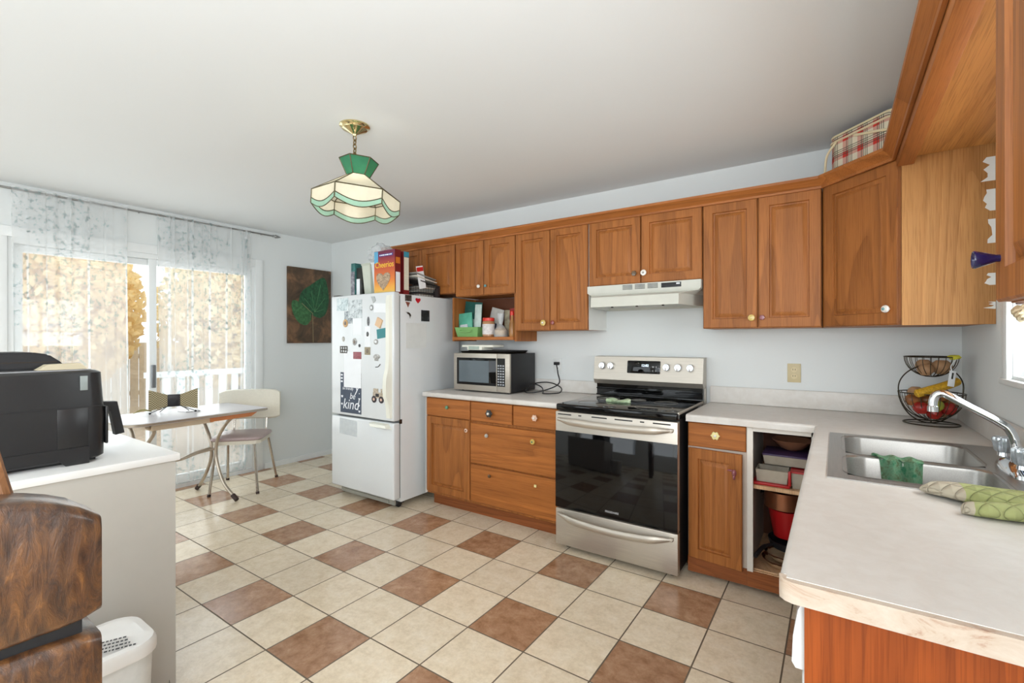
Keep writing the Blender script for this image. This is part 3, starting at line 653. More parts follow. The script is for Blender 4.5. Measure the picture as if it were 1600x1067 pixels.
disc('magnet', -3.153, 1.50, .016, .038, plain('mag_black_white', (120, 120, 122), .5, var=.7, scale=60), 'thin black and white figure magnet above the narrow strip', th=.003)
o = front('chip_clip', -3.048, -2.985, 1.45, 1.52, plain('peach_plastic', (224, 188, 150), .5), 'peach coloured clip magnet above the teal card', 'magnet', .012, .45)
disc('magnet', -3.163, 1.395, .016, .02, KM['black'], 'small dark magnet on the narrow white strip', th=.004)
disc('magnet', -3.481, 1.355, .018, .022, KM['grey'], 'small pale round magnet at the left of the refrigerator door')
m = MB()
for k in range(4): m.box(-3.525 + k * .03, -3.517 + k * .03, YFR - .004, YFR, 1.235, 1.295)
for k in range(3): m.box(-3.525, -3.427, YFR - .004, YFR, 1.235 + k * .026, 1.243 + k * .026)
tag(obj('magnet', m, DARKMET), 'dark open grid magnet at the left edge of the refrigerator door', 'magnet')
disc('magnet', -3.33, 1.332, .028, .03, GM, 'round patterned grey magnet above the red square', mat2=KM['bronze'])
disc('magnet', -3.266, 1.30, .014, .014, KM['black'], 'tiny dark magnet right of the round patterned one', th=.004)
disc('magnet', -3.294, 1.218, .052, .03, plain('mag_red', (170, 96, 104), .5, var=.5, scale=80), 'red and grey printed magnet holding the large white sheet', square=True, th=.004)
disc('magnet', -3.163, 1.257, .035, .032, plain('mag_frame', (150, 138, 112), .5), 'square framed animal magnet at the foot of the narrow strip', square=True, mat2=KM['bronze'])
disc('magnet', -3.058, 1.332, .026, .022, GM, 'small ring magnet just under the teal card', mat2=PAPER)
m = MB(); m.lathe([(.04, 0), (.04, .003), (.03, .005)], (-3.05, YFR, 1.212), 16, 'Y', 1, .5)
for k in range(4): m.box(-3.075 + k * .013, -3.068 + k * .013, YFR - .003, YFR, 1.178, 1.205)
tag(obj('magnet', m, GM), 'grey mushroom shaped magnet right of the framed animal', 'magnet')
m = MB().tube(bez([(-3.063, YFR - .003, 1.128), (-3.03, YFR - .003, 1.132), (-3.005, YFR - .003, 1.153)]), .003); tag(obj('magnet', m, DARKMET), 'small dark curved magnet below the mushroom one', 'magnet')
tr = thing('tractor_magnet', 'green and pink tractor magnet low on the refrigerator door', 'magnet', (-3.037, YFR, .845))
obj('tractor_body', MB().box(-3.095, -2.965, YFR - .004, YFR, .878, .925, .002).box(-3.09, -3.03, YFR - .004, YFR, .925, .955, .002).box(-3.0, -2.985, YFR - .004, YFR, .925, .955), plain('mag_pink_green', (206, 190, 168), .5, var=.5, scale=70), tr)
for x in (-3.08, -2.993):
    o = obj('wheel', MB().lathe([(.028, 0), (.028, .005), (.026, .006)], (x, YFR, .868), 18, 'Y'), plain('rubber', (58, 50, 54), .7), tr); obj('hub', MB().lathe([(.012, .006), (.011, .0075)], (x, YFR, .868), 12, 'Y'), KM['pink'], o)
obj('engine', MB().box(-3.06, -3.02, YFR - .006, YFR - .004, .89, .915), BLACK, tr)
side('magnet', 2.637, 2.706, 1.662, 1.711, photo('mag_dark_photo', [(20, 18, 20), (60, 54, 50), (120, 110, 104)]), 'square dark magnet at the top of the refrigerator side', 'magnet', .003)
m = MB().poly([(FX1, 2.64, 1.656), (FX1, 2.69, 1.652), (FX1, 2.668, 1.612)], (.003, 0, 0)); tag(obj('magnet', m, plain('mag_rust', (160, 92, 72), .5, var=.4, scale=50)), 'pointed rust coloured magnet below the square dark magnet', 'magnet')
m = MB().poly([(FX1, 2.778 + .028 * math.sin(a) ** 3, 1.675 + .026 * (.8 * math.cos(a) - .3 * math.cos(2 * a) - .12 * math.cos(3 * a))) for a in [2 * PI * k / 24 for k in range(24)]], (.004, 0, 0)); tag(obj('heart_magnet', m, plain('mag_heart', (190, 30, 44), .3)), 'small red heart magnet at the top of the refrigerator side', 'magnet')
side('photograph', 2.815, 2.913, 1.503, 1.597, photo('photo_night', [(14, 14, 16), (30, 30, 34), (90, 90, 96)], 24), 'nearly black square photograph on the refrigerator side', 'photo', .0015)
m = MB().tube(bez([(FX1 + .002, 2.646, 1.572), (FX1 + .002, 2.685, 1.555), (FX1 + .002, 2.69, 1.522)]), [.002] * 4 + [.008] * 12 + [.002] * 5); tag(obj('feather_magnet', m, DARKMET), 'small dark crescent magnet on the refrigerator side', 'magnet')
side('paper_note', 2.644, 2.875, 1.28, 1.485, plain('pale_paper', (222, 224, 222), .7), 'pale paper sheet on the side of the refrigerator', 'paper')

# ------------------------------------------------------------------ on top of the refrigerator
ZR = 1.7165
t = thing('cereal_bag_box', 'teal patterned box standing at the left on the refrigerator', 'box', (-3.56, 2.75, ZR))
obj('carton', MB().box(-3.60, -3.545, 2.68, 2.92, ZR, 2.035, .003), plain('teal_box', (70, 132, 128), .5, var=.6, scale=26), t)
obj('end_panel', MB().box(-3.598, -3.547, 2.677, 2.681, ZR, 1.96), photo('box_pattern', [(40, 70, 74), (128, 120, 130), (190, 206, 200)], 30), t)
t = thing('narrow_carton', 'narrow black and white carton beside the teal box on the refrigerator', 'box', (-3.49, 2.8, ZR))
obj('carton', MB().box(-3.535, -3.455, 2.69, 2.9, ZR, 1.99, .003), plain('black_carton', (44, 46, 40), .5, var=.5, scale=40), t)
obj('label_panel', MB().box(-3.53, -3.485, 2.686, 2.691, ZR, 1.89), PAPER, t)
def tub(x, mat, label, film):
    t = thing('storage_canister', label, 'canister', (x, 2.78, ZR)); h = 2.0
    m = MB(); rs = []
    for z, k in ((ZR, .042), (ZR + .01, .046), (h - .03, .058), (h, .060)): rs.append([(x + sx * k, 2.78 + sy * k * 1.8, z) for sx, sy in ((-1, -.9), (-.9, -1), (.9, -1), (1, -.9), (1, .9), (.9, 1), (-.9, 1), (-1, .9))])
    m.loft(rs); obj('canister_body', m, mat, t); obj('lid', MB().box(x - .064, x + .064, 2.668, 2.892, h, h + .018, .006), mat, t)
    return t
tub(-3.385, plain('sage_plastic', (196, 200, 184), .3), 'sage tinted plastic canister on the refrigerator left of the white one', 0)
tub(-3.255, plain('white_plastic', (216, 220, 222), .3), 'white plastic canister on the refrigerator touching the orange cereal box', 0)
m = MB(); m.ell((-3.33, 2.79, 2.115), .12, .09, .085, jit=.22, sub=3); tag(obj('clear_plastic_bag', m, FILM), 'crumpled clear plastic bag resting on the two canisters', 'bag')
def gradient_box():
    n = N('cereal_front'); tc = n.add('ShaderNodeTexCoord'); sp = n.add('ShaderNodeSeparateXYZ'); n.l.new(tc.outputs['Object'], sp.inputs[0])
    f = n.math('DIVIDE', sp.outputs[2], .36)
    n.base(n.ramp(f, [(.0, srgb(214, 200, 120)), (.12, srgb(238, 176, 60)), (.35, srgb(222, 122, 44)), (.62, srgb(196, 84, 48)), (.85, srgb(140, 44, 60)), (1, srgb(110, 40, 70))])); n.b.inputs['Roughness'].default_value = .35; return n.m
YCB = 2.60
t = thing('cereal_box', 'orange cereal box with yellow lettering and a heart of oat rings', 'box', (-3.05, 2.64, ZR))
obj('carton', MB().box(-3.184, -2.932, YCB + .001, 2.665, ZR, 2.083), plain('maroon_carton', (120, 32, 34), .4), t)
obj('front_panel', MB().box(-3.184, -2.932, YCB, YCB + .002, ZR, 2.083), gradient_box(), t)
text('lettering', 'Cheerios', .068, plain('lettering_yellow', (246, 206, 60), .4), t, facing((-3.058, YCB - .0006, 1.965), fU, fV), sx=.9)
obj('banner', MB().box(-3.125, -2.955, YCB - .001, YCB, 2.035, 2.056), plain('banner_blue', (70, 66, 140), .4), t)
mk = MB(); q = -3.115
for k in range(9): mk.box(q, q + .010 + .003 * (k % 3), YCB - .0016, YCB - .001, 2.041, 2.050); q += .0165
obj('banner_marks', mk, SW, t)
obj('corner_label', MB().box(-3.183, -3.135, YCB - .001, YCB, 1.985, 2.08), plain('label_blue', (96, 168, 206), .4), t)
hm = MB().poly([(-3.07 + .085 * math.sin(a) ** 3, YCB - .003, 1.84 + .088 * (.8 * math.cos(a) - .3 * math.cos(2 * a) - .12 * math.cos(3 * a))) for a in [2 * PI * k / 40 for k in range(40)]], (0, .003, 0))
obj('oat_heart', hm, plain('oat_rings', (206, 178, 148), .7, var=.65, scale=75, bump=.5), t)
for z0, z1, mt in ((1.74, 1.90, PAPER), (1.97, 2.02, plain('flame_orange', (214, 120, 40), .5))): obj('side_print', MB().box(-2.932, -2.9308, 2.61, 2.655, z0, z1), mt, t)
t = thing('cereal_box', 'second cereal box, side on, with white fact panel and blue top', 'box', (-3.05, 2.71, ZR))
obj('carton', MB().box(-3.184, -2.930, 2.692, 2.752, ZR, 2.078), plain('maroon_carton', (0, 0, 0)), t)
obj('side_print', MB().box(-2.930, -2.9288, 2.696, 2.748, 1.76, 2.03), plain('fact_panel', (222, 216, 196), .6, var=.12, scale=90), t)
obj('side_print', MB().box(-2.930, -2.9286, 2.694, 2.75, 2.032, 2.076), plain('label_blue2', (60, 146, 168), .4), t)
# wire basket of mail
bx0, bx1, by0, by1 = -3.12, -2.90, 2.80, 3.04
t = thing('wire_basket', 'black wire basket of mail on the right side of the refrigerator top', 'basket', (-3.0, 2.92, ZR))
m = MB()
for k in range(6):
    z = ZR + .004 + k * .021; m.tube([(bx0, by0, z), (bx1, by0, z), (bx1, by1, z), (bx0, by1, z)], .0015, 5, closed=True)
for k in range(9):
    y = by0 + (by1 - by0) * k / 8; m.tube([(bx1, y, ZR), (bx1, y, ZR + .11)], .0014, 5).tube([(bx0, y, ZR), (bx0, y, ZR + .11)], .0014, 5)
for k in range(8):
    x = bx0 + (bx1 - bx0) * k / 7; m.tube([(x, by0, ZR), (x, by0, ZR + .11)], .0014, 5).tube([(x, by1, ZR), (x, by1, ZR + .11)], .0014, 5).tube([(x, by0, ZR + .003), (x, by1, ZR + .003)], .0014, 5)
obj('wires', m, BLACK, t)
def sheetpile():
    random.seed(11)
    cols = [(206, 200, 190), (120, 112, 104), (60, 58, 56), (226, 220, 206), (150, 148, 142), (190, 176, 158)]
    for i in range(11):
        z = ZR + .012 + i * .0125; a = random.uniform(-.3, .3); tilt = -.05 - .035 * i * .4
        M = Matrix.Translation((-3.01 + random.uniform(-.012, .012), 2.94 + i * .006, z)) @ Matrix.Rotation(random.uniform(-.04, .04), 4, 'Z')
        if i < 8: sz = (.095, .10)
        else: sz = (.11, .125); M = Matrix.Translation((-2.99, 3.0 - .01 * i, z + .012 + .012 * (i - 8))) @ Matrix.Rotation(a, 4, 'Z') @ Matrix.Rotation(-.16, 4, 'X')
        m = MB().box(-sz[0], sz[0], -sz[1], sz[1], -.0045, .0045, .001, M=M)
        lab = 'magazines and mail stacked in the wire basket' if i < 8 else ['cream envelope leaning on the pile of mail', 'grey magazine crossing the pile of mail', 'topmost tan sheet on the pile of mail'][i - 8]
        tag(obj('magazine', m, plain('mail_%d' % (i % 6), cols[i % 6], .6, var=.2, scale=40)), lab, 'mail', 'mail in the wire basket' if i < 8 else None)
sheetpile()
M = Matrix.Translation((-2.893, 2.855, 1.872)) @ Matrix.Rotation(.22, 4, 'X')
t = thing('coupon_card', 'upright white card with red banner sticking out of the wire basket', 'card', (-2.893, 2.855, 1.80))
obj('card', MB().box(-.001, .001, -.04, .04, -.09, .10, M=M), PAPER, t); obj('banner', MB().box(.001, .0018, -.038, .038, .055, .09, M=M), plain('banner_red', (206, 40, 36), .5), t)
tag(obj('dark_folder', MB().box(-3.1, -2.87, 3.03, 3.062, ZR, 1.80, .002).box(-3.02, -2.87, 3.05, 3.06, 1.80, 1.82), plain('dark_folder', (44, 34, 34), .5)), 'dark folder standing behind the wire basket', 'folder')

# ------------------------------------------------------------------ items on the open shelf
ZS = 1.3725
t = thing('green_bin', 'light green plastic bin of snack bags on the open shelf', 'bin', (-2.6, 3.17, ZS))
def bin_(x0, x1, y0, y1, z0, z1, fl=.018):
    m = MB(); R = lambda e, z: [(x0 - e, y0 - e, z), (x1 + e, y0 - e, z), (x1 + e, y1 + e, z), (x0 - e, y1 + e, z)]
    return m.loft([R(0, z0), R(fl, z1), R(fl - .004, z1), R(-.003, z0 + .004)])
obj('bin_body', bin_(-2.71, -2.49, 3.11, 3.25, ZS, 1.455), plain('green_plastic', (126, 176, 106), .4), t)
obj('handle', MB().tube(bez([(-2.66, 3.10, 1.43), (-2.655, 3.08, 1.42), (-2.60, 3.075, 1.415), (-2.545, 3.08, 1.42), (-2.54, 3.10, 1.43)]), .007), plain('green_plastic', (0, 0, 0)), t)
def pouch(name, c, w_, h_, d_, rgb, label, tilt=0, band=None, yaw=0):
    M = Matrix.Translation(c) @ Matrix.Rotation(yaw, 4, 'Z') @ Matrix.Rotation(tilt, 4, 'Y'); m = MB(); rs = []
    for z, k in ((0, .5), (.06, 1), (.5, 1), (.85, .5), (.93, .08), (1, .05)):
        rs.append([M @ Vector((w_ / 2 * sx * (1 if abs(sx) == 1 else 1), d_ / 2 * k * sy, h_ * z)) for sx, sy in ((-1, -.3), (-.6, -1), (0, -1.15), (.6, -1), (1, -.3), (1, .3), (.6, 1), (0, 1.1), (-.6, 1), (-1, .3))])
    m.loft(rs); o = tag(obj(name, m, plain('pouch_%s' % '_'.join(map(str, rgb)), rgb, .3, var=.25, scale=20)), label, 'bag')
    if band:
        q = MB().box(-w_ * .28, w_ * .28, -d_ / 2 * 1.22, -d_ / 2 * 1.1, h_ * .15, h_ * .5, .001, M=M); obj('print', q, plain('print_%s' % '_'.join(map(str, band)), band, .4, var=.2, scale=60), o)
    return o
pouch('snack_bag', (-2.64, 3.215, 1.38), .19, .30, .04, (34, 92, 84), 'dark green snack bag at the back of the green bin', .10, (170, 190, 180))
pouch('snack_bag', (-2.645, 3.155, 1.38), .15, .20, .05, (90, 176, 150), 'pale teal snack bag at the front of the green bin', -.08, (200, 206, 210))
pouch('snack_bag', (-2.53, 3.16, 1.38), .07, .27, .03, (196, 212, 206), 'slim silvery pouch standing in the green bin', .05)
pouch('snack_bag', (-2.45, 3.27, ZS), .13, .25, .05, (198, 196, 190), 'grey and white pouch behind the red-lidded jar', .25, (40, 44, 70))
t = thing('peanut_butter_jar', 'clear jar with bright red lid and white label on the shelf', 'jar', (-2.39, 3.135, ZS))
obj('glass', MB().lathe([(.046, 0), (.052, .008), (.052, .12), (.046, .13)], (-2.39, 3.135, ZS), 24), plain('jar_brown', (176, 130, 92), .2), t)
obj('label', MB().lathe([(.0525, .02), (.0525, .105)], (-2.39, 3.135, ZS), 24, cap=False), plain('jar_label', (232, 226, 224), .5, var=.3, scale=40), t)
obj('lid', MB().lathe([(.05, .131), (.05, .155), (.046, .158)], (-2.39, 3.135, ZS), 24), plain('red_lid', (214, 50, 36), .35), t)
t = thing('snack_bag', 'clear twisted bag of golden snacks right of the red-lidded jar', 'bag', (-2.268, 3.14, ZS))
obj('contents', MB().ell((-2.268, 3.14, ZS + .04), .056, .05, .04, jit=.05), plain('golden_snack', (214, 170, 96), .5, var=.3, scale=60), t)
obj('film', MB().lathe([(.058, .0), (.06, .05), (.03, .085), (.014, .10), (.026, .15), (.03, .19)], (-2.268, 3.14, ZS), 14), FILM, t)
t = thing('recipe_box', 'pale patterned packet behind the clear snack bag', 'box', (-2.24, 3.3, ZS)); obj('carton', MB().box(-2.33, -2.17, 3.28, 3.33, ZS, 1.60, .002), plain('packet', (176, 166, 140), .5, var=.5, scale=30), t)
t = thing('sauce_bottle', 'small bottle with red cap and amber body at the right end of the shelf', 'bottle', (-2.14, 3.12, ZS))
obj('glass', MB().lathe([(.024, 0), (.026, .01), (.026, .10), (.012, .14), (.012, .17)], (-2.14, 3.12, ZS), 18), plain('amber', (178, 124, 70), .2, var=.4), t); obj('cap', MB().lathe([(.016, .171), (.016, .20), (.012, .205)], (-2.14, 3.12, ZS), 16), plain('red_lid', (0, 0, 0)), t)
pouch('snack_bag', (-2.165, 3.2, ZS), .09, .235, .05, (150, 44, 40), 'red foil bag behind the amber bottle', -.04)

# ------------------------------------------------------------------ microwave and its neighbours
t = thing('microwave', 'stainless steel microwave with black side on the left countertop', 'microwave', (-2.34, 3.15, .9255))
mx0, mx1, my, mz0, mz1 = -2.63, -2.062, 2.97, .937, 1.238
obj('case', MB().box(mx0 + .004, mx1 - .002, my + .022, 3.345, mz0, mz1, .003), BLACK, t)
d = obj('door', MB().box(mx0, -2.185, my, my + .021, mz0, mz1, .004), STEEL, t)
obj('door_glass', MB().box(mx0 + .035, -2.19, my - .002, my, .983, 1.202, .001), BGLOSS, d)
obj('window_mesh', MB().box(mx0 + .06, -2.262, my - .003, my - .002, 1.005, 1.18), plain('mesh_window', (96, 106, 112), .12, var=.05), d)
p = obj('control_panel', MB().box(-2.184, mx1, my, my + .021, mz0, mz1, .004), STEEL, t)
obj('keypad', MB().box(-2.180, -2.105, my - .002, my, .983, 1.202), BGLOSS, p)
for r_ in range(8):
    for c_ in range(3): obj('button', MB().box(-2.174 + c_ * .023, -2.159 + c_ * .023, my - .0032, my - .002, .992 + r_ * .021, 1.003 + r_ * .021), plain('button_grey', (170, 172, 176), .5), p)
for x in (mx0 + .05, mx1 - .05):
    for y in (3.03, 3.30): obj('foot', MB().lathe([(.012, 0), (.012, .0115)], (x, y, .9255), 12), BLACK, t)
cord = bez([(-2.10, 3.352, .99), (-2.02, 3.37, .955), (-1.93, 3.25, .933), (-1.86, 3.13, .934), (-1.80, 3.14, .935), (-1.76, 3.22, .94), (-1.80, 3.30, .97), (-1.92, 3.33, 1.0), (-2.03, 3.28, .99), (-2.04, 3.16, .95), (-1.98, 3.10, .934), (-1.88, 3.17, .95), (-1.80, 3.27, 1.0), (-1.84, 3.33, 1.08), (-1.87, 3.36, 1.15)], 8)
pc = thing('power_cord', 'black power cord looping from the microwave up to the outlet', 'cord', (-1.88, 3.3, .93)); obj('cable', MB().tube(cord, .0048, 7), BLACK, pc); obj('plug', MB().box(-1.895, -1.855, 3.355, 3.392, 1.142, 1.166, .005), BLACK, pc)
def outlet(x, z, rgb, label):
    t = thing('wall_outlet', label, 'outlet', (x, YB, z - .06)); pm = plain('outlet_%d' % rgb[0], rgb, .4)
    obj('cover_plate', MB().box(x - .036, x + .036, YB - .006, YB, z - .058, z + .058, .002), pm, t)
    for s_ in (-.02, .02):
        o = obj('socket', MB().lathe([(.0165, .006), (.0165, .0085)], (x, YB, z + s_), 16, 'Y'), plain('socket_%d' % rgb[0], tuple(min(255, int(c * 1.06)) for c in rgb), .4), t)
        for dx in (-.006, .006): obj('slot', MB().box(x + dx - .0012, x + dx + .0012, YB - .0095, YB - .0085, z + s_ - .003, z + s_ + .007), BLACK, o)
outlet(-.2125, 1.140, (206, 190, 150), 'beige outlet cover on the wall right of the range')
outlet(-1.878, 1.135, (226, 228, 226), 'white outlet behind the plugged-in black cord')
m = MB()
t = thing('baking_tray', 'dark metal baking trays lying on top of the microwave', 'tray', (-2.34, 3.14, mz1))
obj('tray', bin_(-2.58, -2.13, 3.02, 3.30, mz1 + .0005, mz1 + .016, .012), DARKMET, t); obj('rack', MB().box(-2.52, -2.10, 3.03, 3.29, mz1 + .017, mz1 + .023, .002), BLACK, t)
t = thing('kitchen_scale', 'white digital kitchen scale on the trays over the microwave', 'scale', (-2.44, 3.1, 1.262))
obj('platform', MB().box(-2.60, -2.27, 3.035, 3.19, 1.285, 1.305, .006), BISQ, t); obj('base', MB().box(-2.53, -2.37, 3.02, 3.17, 1.262, 1.290, .006), BISQ, t); obj('display', MB().box(-2.51, -2.40, 3.0185, 3.020, 1.268, 1.294), plain('lcd', (170, 184, 172), .3), t)

# ------------------------------------------------------------------ range and hood
RX0, RX1, RF = -1.492, -.722, 2.672
t = thing('range', 'stainless steel electric range with black glass oven door', 'range', ((RX0 + RX1) / 2, 3.0, 0))
obj('body', MB().box(RX0 + .005, RX1 - .003, RF + .045, 3.33, .04, .905), BLACK, t)
ck = obj('cooktop', MB().box(RX0, RX1, RF, 3.29, .895, .936, .010, 3), BGLOSS, t)
for bx, by, br in ((-1.31, 2.84, .095), (-1.31, 3.10, .075), (-.91, 2.84, .11), (-.91, 3.09, .075), (-1.11, 3.14, .05)): obj('burner_ring', MB().tube([(bx + br * math.cos(a), by + br * math.sin(a), .9364) for a in [2 * PI * k / 40 for k in range(40)]], .0012, 5, closed=True), plain('burner_grey', (120, 118, 112), .4), ck)
obj('side_trim', MB().box(RX1 - .008, RX1 + .001, RF + .02, 3.29, .925, .939, .002), STEEL, ck)
d = obj('oven_door', MB().box(RX0, RX1, RF - .002, RF + .044, .272, .888, .004), STEEL, t)
obj('oven_glass', MB().box(RX0 + .0, RX1 - .0, RF - .006, RF - .002, .275, .765, .001), BGLOSS, d)
for a, b in ((-1.475, -1.38), (-1.33, -1.31), (-1.24, -1.14), (-1.09, -.98), (-.935, -.91), (-.86, -.76)): obj('vent_slot', MB().box(a, b, RF - .0032, RF - .0018, .868, .875), BLACK, d)
def bar(z, bow, parent):
    n = 24; rs = []
    for k in range(n + 1):
        q = k / n; x = RX0 + .02 + (RX1 - RX0 - .04) * q; y = RF - .012 - .045 * min(1, math.sin(PI * q) * 2.2) ; zz = z - bow * math.sin(PI * q); h = .008 + .014 * min(1, math.sin(PI * q) * 2.5)
        rs.append([(x, y + .012 * math.cos(a), zz + h * math.sin(a)) for a in [2 * PI * j / 10 for j in range(10)]])
    m = MB().loft(rs)
    for x in (RX0 + .035, RX1 - .035): m.box(x - .012, x + .012, RF - .03, RF - .001, z - .012, z + .008, .003)
    obj('handle', m, STEEL, parent)
bar(.842, .012, d)
dr = obj('drawer', MB().box(RX0, RX1, RF - .002, RF + .044, .035, .266, .004), STEEL, t); bar(.238, .028, dr)
text('lettering', 'FRIGIDAIRE', .017, plain('silver_print', (200, 200, 202), .4), d, facing((-1.107, RF - .0065, .312), fU, fV))
for x in (RX0 + .05, RX1 - .05): obj('foot', MB().lathe([(.016, 0), (.016, .04)], (x, RF + .08, 0), 12), DARKMET, t)
# back guard and control panel
obj('back_guard', MB().box(RX0 + .012, RX1 - .004, 3.285, 3.34, .937, 1.03).box(RX0 + .012, RX1 - .004, 3.27, 3.285, .937, .95, .003).box(RX0 + .012, RX1 - .004, 3.272, 3.285, .985, .992), BGLOSS, t)
m = MB().poly([(RX0 - .006, 3.262, 1.055), (RX0 - .006, 3.285, 1.222), (RX0 - .006, 3.37, 1.226), (RX0 - .006, 3.37, .90), (RX0 - .006, 3.342, .90), (RX0 - .006, 3.342, 1.022), (RX0 - .006, 3.285, 1.022)], (RX1 - RX0 + .008, 0, 0)); cp = obj('control_panel', m, STEEL, t)
nrm = Vector((0, -.167, .023)).normalized(); upv = Vector((0, .023, .167)).normalized()
def cpp(x, z): return Vector((x, 3.262 + (z - 1.055) * .1377, z))
q = cpp(-1.12, 1.152); m = MB().box(-.118, .118, -.003, 0, -.045, .045, .006, M=Matrix.Translation(q) @ Matrix.Rotation(-math.atan(.1377), 4, 'X')); dp = obj('display', m, BGLOSS, cp)
text('clock', '12:02', .024, glow('clock_digits', (220, 240, 255), 1.6), dp, facing(cpp(-1.11, 1.164) + Vector((0, -.0038, 0)), fU, upv))
text('markings', '-  88  8', .016, plain('silver_print', (0, 0, 0)), dp, facing(cpp(-1.05, 1.155) + Vector((0, -.0036, 0)), fU, upv)); text('markings', '-  C  Z', .016, plain('silver_print', (0, 0, 0)), dp, facing(cpp(-1.05, 1.128) + Vector((0, -.0036, 0)), fU, upv))
for x in (-1.430, -1.362, -.958, -.880, -.800):
    q = cpp(x, 1.155); m = MB(); rs = []
    for r_, h_ in ((.025, .001), (.027, .006), (.024, .02), (.021, .024)): rs.append([q + nrm * h_ + Vector((1, 0, 0)) * r_ * math.cos(a) + upv * r_ * math.sin(a) for a in [2 * PI * j / 20 for j in range(20)]])
    m.loft(rs); kb = obj('knob', m, CHROME, t)
    m = MB().box(-.005, .005, -.034, -.02, -.021, .021, .002, M=Matrix.Translation(q)); obj('grip', m, CHROME, kb)
# spoon rest on the cooktop
sr = thing('spoon_rest', 'pale green fish-shaped spoon rest on the black cooktop', 'spoon rest', (-1.17, 2.937, .9375))
m = MB(); n = 16; rs = []
for k in range(n + 1):
    q = k / n; w_ = .006 + .03 * math.sin(PI * min(1, q * 1.25 - .25 if q > .2 else 0)) ** .7 + (.02 * (1 - q / .2) if q < .2 else 0)
    rs.append([(-1.25 + .16 * q, 2.937 + s_ * w_, z) for s_, z in ((-1, .948), (-.7, .9372), (.7, .9372), (1, .952), (.6, .960 + .005 * math.sin(q * 9)), (-.6, .956 + .004 * math.cos(q * 7)))])
m.loft(rs); obj('dish', m, plain('green_glaze', (186, 208, 168), .15, coat=.6, var=.35, scale=60), sr); obj('eye', MB().ell((-1.115, 2.925, .953), .005, .005, .003), BLACK, sr)
# hood
t = thing('range_hood', 'white under-cabinet range hood with vents above the range', 'range hood', (-1.06, 3.2, 1.56))
HW = plain('hood_white', (206, 205, 194), .3)
m = MB(); zt, zs = 1.7205, 1.672
top = [(-1.445, YB - .002), (-1.445, 3.045), (-.682, 3.045), (-.682, YB - .002)]
mid = [(-1.445, YB - .002), (-1.445, 3.045), (-.682, 3.045), (-.682, YB - .002)]
R0 = [(x, y, zt) for x, y in top]; R1 = [(x, y, zs) for x, y in mid]
m.loft([R0, R1, [(-1.44, YB - .002, 1.655), (-1.42, 3.055, 1.655), (-.70, 3.055, 1.655), (-.685, YB - .002, 1.655)], [(-1.44, YB - .002, 1.63), (-1.365, 2.93, 1.63), (-.785, 2.93, 1.63), (-.685, YB - .002, 1.64)], [(-1.44, YB - .002, 1.565), (-1.365, 2.925, 1.565), (-.785, 2.925, 1.565), (-.685, YB - .002, 1.565)], [(-1.42, YB - .02, 1.58), (-1.345, 2.95, 1.58), (-.80, 2.95, 1.58), (-.70, YB - .02, 1.58)]])
obj('shell', m, HW, t)
for a in (-1.185, -1.10, -1.015):
    for k in range(4): obj('vent_slot', MB().box(a, a + .068, 3.0435, 3.0455, 1.684 + k * .0085, 1.688 + k * .0085), BLACK, t)
obj('switch_panel', MB().box(-.925, -.80, 3.043, 3.0455, 1.682, 1.712, .001), BLACK, t); obj('badge', MB().box(-.83, -.808, 3.0422, 3.0432, 1.699, 1.708), PAPER, t)
for x in (-1.24, -1.07, -.9): obj('filter_clip', MB().box(x - .006, x + .006, 2.99, 3.005, 1.562, 1.5795), DARKMET, t)

# ------------------------------------------------------------------ sink, faucet, cloth, mitt
t = thing('kitchen_sink', 'stainless steel double-bowl sink set into the long countertop', 'sink', (.25, 2.16, .925))
m = MB(); zr = .9285
def rr(x0, x1, y0, y1, r, z, n=5):
    out = []
    for cx, cy, a0 in ((x1 - r, y1 - r, 0), (x0 + r, y1 - r, 90), (x0 + r, y0 + r, 180), (x1 - r, y0 + r, 270)):
        out += [(cx + r * math.cos(math.radians(a0 + 90 * k / n)), cy + r * math.sin(math.radians(a0 + 90 * k / n)), z) for k in range(n + 1)]
    return out
bowls = ((.03, .405, 2.145, 2.52), (.03, .405, 1.80, 2.105))
def bowl(x0, x1, y0, y1): return MB().loft([rr(x0 - .012, x1 + .012, y0 - .012, y1 + .012, .07, zr + .001), rr(x0 - .002, x1 + .002, y0 - .002, y1 + .002, .062, zr - .003), rr(x0, x1, y0, y1, .06, zr - .012), rr(x0 + .006, x1 - .006, y0 + .006, y1 - .006, .06, .78), rr(x0 + .02, x1 - .02, y0 + .02, y1 - .02, .05, .757), rr(x0 + .06, x1 - .06, y0 + .06, y1 - .06, .03, .752)], cap=False)
rim = MB()
for a in ((-.022, .03, 1.742, 2.578), (.405, .528, 1.742, 2.578), (.03, .405, 1.742, 1.80), (.03, .405, 2.105, 2.145), (.03, .405, 2.52, 2.578)): rim.box(*a, .9252, zr)
bmesh.ops.remove_doubles(rim.bm, verts=rim.bm.verts, dist=.0001); obj('rim', rim, SINKM, t)
for b in bowls:
    m = bowl(*b); cx, cy = (b[0] + b[1]) / 2, (b[2] + b[3]) / 2
    m.loft([rr(b[0] + .06, b[1] - .06, b[2] + .06, b[3] - .06, .03, .752), [(cx + .02 * math.cos(2 * PI * k / 24), cy + .02 * math.sin(2 * PI * k / 24), .749) for k in range(24)]], cap=False)
    o = obj('bowl', m, SINKM, t); obj('drain', MB().lathe([(.045, .7515), (.042, .7535), (.02, .751), (.0, .751)], (cx, cy, 0), 20), CHROME, o)
t = thing('faucet', 'chrome faucet with long swivel spout and two clear knobs', 'faucet', (.465, 2.13, zr))
m = MB(); rs = []
